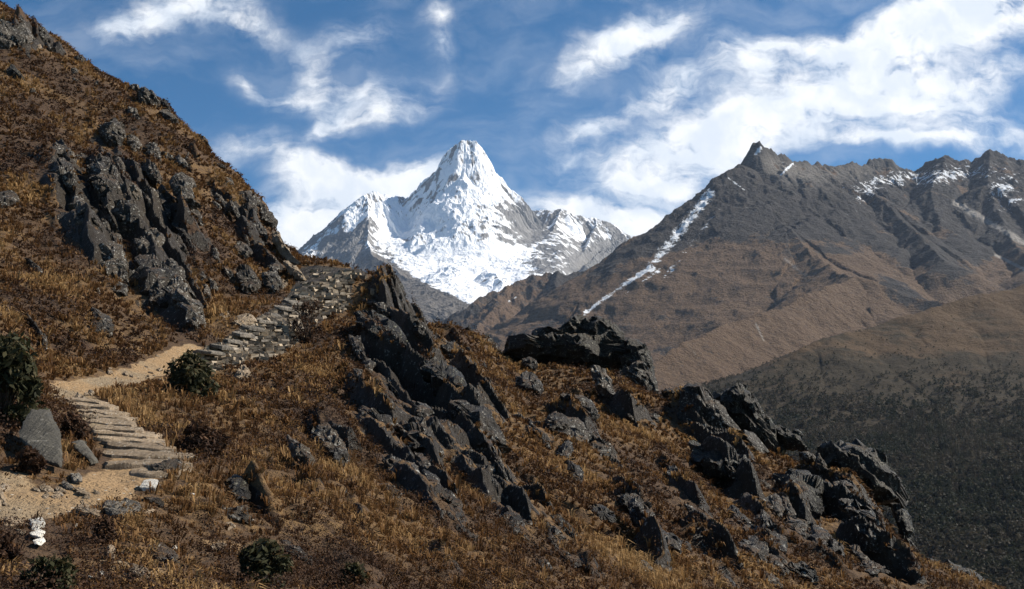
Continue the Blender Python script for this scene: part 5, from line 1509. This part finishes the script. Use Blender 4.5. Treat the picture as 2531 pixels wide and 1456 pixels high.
def build_grass():
    rs = np.random.RandomState(21)
    X, Y, Z, r, gx, gy, rk, dp, heath, px, py = hill_sample(rs, 118000, 7.5, 112)
    sl = np.hypot(gx, gy)
    bare = np.clip(blobs(px, py, [(30, 1190, 60, 40, 0, .9), (20, 1235, 70, 30, 0, 1), (330, 1400, 160, 50, 0, .45), (560, 1350, 120, 40, 0, .3), (95, 1380, 60, 90, 0, 1.6), (370, 1225, 40, 26, 0, 1.2), (100, 1130, 60, 50, 0, 1.2), (440, 1290, 30, 20, 0, .8)]), 0, 1)
    keep = (dp > .5) & (rs.rand(len(X)) > heath * 1.3 + .2) & (rs.rand(len(X)) > bare * .92) & (sl < 1.5) & (rs.rand(len(X)) > rockiness(X, Y, rk) * 1.05 - .02) & ~inside(px, py, WALL)
    X, Y, Z, r, gx, gy, heath = [a[keep] for a in (X, Y, Z, r, gx, gy, heath)]
    n = len(X)
    ca, sa = math.cos(math.radians(-62)), math.sin(math.radians(-62))
    patch = fbm2((X * ca + Y * sa) / 5.0, (-X * sa + Y * ca) / 1.6, 4, .62, 241) * 1.25
    tt = np.clip(.38 + patch * 1.25 - heath * .5 + rs.normal(size=n) * .13, 0, 1)
    hh = rs.uniform(.09, .27, n) * (1 + np.clip(patch, -.6, 1) * .8) * np.where(rs.rand(n) < .07, 1.6, 1) * (.55 + .45 * sstep(r, 9, 22)) * (.8 + .25 * np.minimum(r / 50, 1.4))
    Vs, Fs, tints, off = [], [], [], 0
    for lo, hi, nb, wd in ((0, 24, 11, .010), (24, 48, 9, .02), (48, 200, 8, .036)):
        s = (r >= lo) & (r < hi)
        m = s.sum()
        if not m:
            continue
        a = rs.rand(m, nb) * 2 * np.pi
        out = rs.uniform(.25, 1.0, (m, nb))
        ht = hh[s][:, None] * rs.uniform(.6, 1.15, (m, nb))
        sp = ht * out * .85
        dx, dy = np.cos(a), np.sin(a)
        bx = X[s][:, None] + dx * .05 * out
        by = Y[s][:, None] + dy * .05 * out
        bz = Z[s][:, None] - .03 + 0 * a
        droop = gx[s][:, None] * dx + gy[s][:, None] * dy
        mx_, my_, mz = bx + dx * sp * .4 - gx[s][:, None] * .03, by + dy * sp * .4 - gy[s][:, None] * .03, bz + ht * .7
        tx, ty, tz = bx + dx * sp - gx[s][:, None] * .16 * ht / .3, by + dy * sp - gy[s][:, None] * .16 * ht / .3, bz + ht * (1 - .45 * out) + droop * sp * .4
        wx, wy = -dy * wd, dx * wd
        V = np.stack([np.stack([bx - wx, by - wy, bz], -1), np.stack([bx + wx, by + wy, bz], -1), np.stack([mx_ + wx * .8, my_ + wy * .8, mz], -1), np.stack([mx_ - wx * .8, my_ - wy * .8, mz], -1), np.stack([tx, ty, tz], -1)], 2).reshape(-1, 5, 3)
        k = len(V)
        Vs.append(V.reshape(-1, 3))
        i = np.arange(k)[:, None] * 5 + off
        Fs.append((i + np.array([0, 1, 2, 3]), i + np.array([3, 2, 4])))
        tints.append(np.repeat(np.clip(tt[s][:, None] + rs.normal(size=(m, nb)) * .12, 0, 1).ravel(), 5))
        off += k * 5
    V = np.vstack(Vs)
    o = mesh_obj('grass', V, [np.vstack([f[0] for f in Fs]), np.vstack([f[1] for f in Fs])], M_GRS, False, {'tint': np.concatenate(tints)})
    tag(o, 'dry golden brown grass tussocks covering the hillside', 'grass', kind='stuff')


def build_heath():
    rs = np.random.RandomState(22)
    X, Y, Z, r, gx, gy, rk, dp, heath, px, py = hill_sample(rs, 40000, 7.5, 112)
    sl = np.hypot(gx, gy)
    bare = np.clip(blobs(px, py, [(95, 1380, 60, 90, 0, 1.6), (370, 1225, 40, 26, 0, 1.2), (100, 1130, 60, 50, 0, 1.2), (30, 1200, 70, 45, 0, 1)]), 0, 1)
    keep = (dp > .6) & (rs.rand(len(X)) > bare) & (rs.rand(len(X)) < heath * 1.7 + .3) & (rs.rand(len(X)) > rockiness(X, Y, rk) * 1.02) & ~inside(px, py, WALL)
    X, Y, Z, r, gx, gy = [a[keep] for a in (X, Y, Z, r, gx, gy)]
    Ps, Ns, Sz, tint = [], [], [], []
    n = len(X)
    rad = rs.uniform(.12, .36, n) * np.where(rs.rand(n) < .12, 1.6, 1)
    tb = rs.normal(.4, .2, n)
    for lo, hi, k, sz in ((0, 15, 150, .015), (15, 28, 70, .026), (28, 55, 34, .05), (55, 200, 22, .085)):
        s = np.where((r >= lo) & (r < hi))[0]
        d = rs.normal(size=(len(s), k, 3))
        d[:, :, 2] = np.abs(d[:, :, 2])
        d /= np.linalg.norm(d, axis=2)[:, :, None]
        P = d * (rad[s][:, None] * rs.uniform(.55, 1.15, (len(s), k)))[:, :, None] * np.array([1.15, 1.15, .8])
        P = P + np.stack([X[s], Y[s], Z[s] - .03], 1)[:, None]
        P[:, :, 2] += (P[:, :, 0] - X[s][:, None]) * gx[s][:, None] + (P[:, :, 1] - Y[s][:, None]) * gy[s][:, None]
        Ps.append(P.reshape(-1, 3))
        Ns.append(d.reshape(-1, 3))
        Sz.append(np.full(d.shape[0] * k, sz))
        tint.append(np.clip(tb[s][:, None] + rs.normal(size=(len(s), k)) * .2, 0, 1).ravel())
    V, F = leaf_cards(np.vstack(Ps), np.vstack(Ns), np.concatenate(Sz), rs, 1.7)
    o = mesh_obj('heath_undergrowth', V, F, M_HTH, False, {'tint': np.repeat(np.concatenate(tint), 4)})
    tag(o, 'dark reddish brown dwarf heath growing in patches', 'heath', kind='stuff')


def build_wood():
    rs = np.random.RandomState(23)
    n = 30000
    az = np.radians(rs.uniform(2, 30, n))
    r = np.exp(rs.uniform(math.log(430), math.log(1750), n))
    X, Y = np.sin(az) * r, np.cos(az) * r
    Z = valley_height(X, Y)
    px, py = project(X, Y, Z)
    d = sstep(py + fbm2(X / 90, Y / 90, 4, .6, 251) * 220, 800, 1080)
    keep = (rs.rand(n) < d * .95 + .015) & (px > 1500)
    X, Y, Z, r = X[keep], Y[keep], Z[keep], r[keep]
    n = len(X)
    ever = sstep(fbm2(X / 110, Y / 110, 4, .6, 253) + rs.normal(size=n) * .1, -.02, .3)
    h = rs.uniform(2.5, 9.0, n) * (1 + .75 * (1 - sstep(r, 450, 850))) * (.35 + .65 * sstep(py[keep], 820, 1020)) * (.75 + .4 * (1 - sstep(r, 700, 1500)))
    Ps, Ns, Sz, tint = [], [], [], []
    for lo, hi, k, f in ((0, 700, 190, .095), (700, 1150, 80, .14), (1150, 3000, 36, .22)):
        s = np.where((r >= lo) & (r < hi))[0]
        if not len(s):
            continue
        d = rs.normal(size=(len(s), k, 3))
        d /= np.linalg.norm(d, axis=2)[:, :, None]
        zz = rs.rand(len(s), k)
        wid = np.where(rs.rand(len(s), 1) < .45, .38 * (1 - zz ** 1.6) + .06, .48 * np.sqrt(np.clip(zz * (1.1 - zz) * 3.4, .02, 1)))
        P = np.stack([d[:, :, 0] * wid, d[:, :, 1] * wid, .06 + zz * .92], 2) * h[s][:, None, None]
        P += (rs.normal(size=(len(s), k, 3)) * .04) * h[s][:, None, None]
        P += np.stack([X[s], Y[s], Z[s] - .3], 1)[:, None]
        Ps.append(P.reshape(-1, 3))
        Ns.append((d + np.array([0, 0, .5])).reshape(-1, 3))
        Sz.append((h[s][:, None] * f * np.ones(k)).ravel())
        tb = np.where(rs.rand(len(s)) < ever[s] * .9 + .05, rs.uniform(.08, .32, len(s)), rs.uniform(.5, .8, len(s)))
        tint.append(np.clip(tb[:, None] + rs.normal(size=(len(s), k)) * .04, 0, 1).ravel())
    m = plant_material('wood_leaves', (.017, .022, .012), (.034, .034, .021), (.066, .049, .037), .4)
    V, F = leaf_cards(np.vstack(Ps), np.vstack(Ns), np.concatenate(Sz), rs, 1.4, .55)
    o = mesh_obj('forest', V, F, m, False, {'tint': np.repeat(np.concatenate(tint), 4)})
    tag(o, 'dark mixed wood of small trees filling the valley side', 'forest', kind='stuff')


def build_haze():
    x0, x1, y0, y1, z0, z1 = -6500, 6500, -400, 10600, -900, 3000
    V = np.array([(x, y, z) for z in (z0, z1) for y in (y0, y1) for x in (x0, x1)], float)
    F = np.array([[0, 2, 3, 1], [4, 5, 7, 6], [0, 1, 5, 4], [2, 6, 7, 3], [0, 4, 6, 2], [1, 3, 7, 5]])
    m = bpy.data.materials.new('mountain_air')
    m.use_nodes = True
    T = NT(m.node_tree)
    T.n.clear()
    v = T.node('ShaderNodeVolumePrincipled')
    v.inputs['Color'].default_value = (.62, .76, 1.0, 1)
    v.inputs['Density'].default_value = HAZE
    v.inputs['Anisotropy'].default_value = 0.2
    o = T.node('ShaderNodeOutputMaterial')
    T.l.new(v.outputs[0], o.inputs['Volume'])
    h = mesh_obj('haze', V, F, m, False)
    tag(h, 'thin blue mountain haze', 'haze', kind='stuff')


HAZE = 1.7e-5
build_steps()
build_wall()
build_bushes()
build_small_rocks()
build_grass()
build_heath()
build_wood()
build_haze()
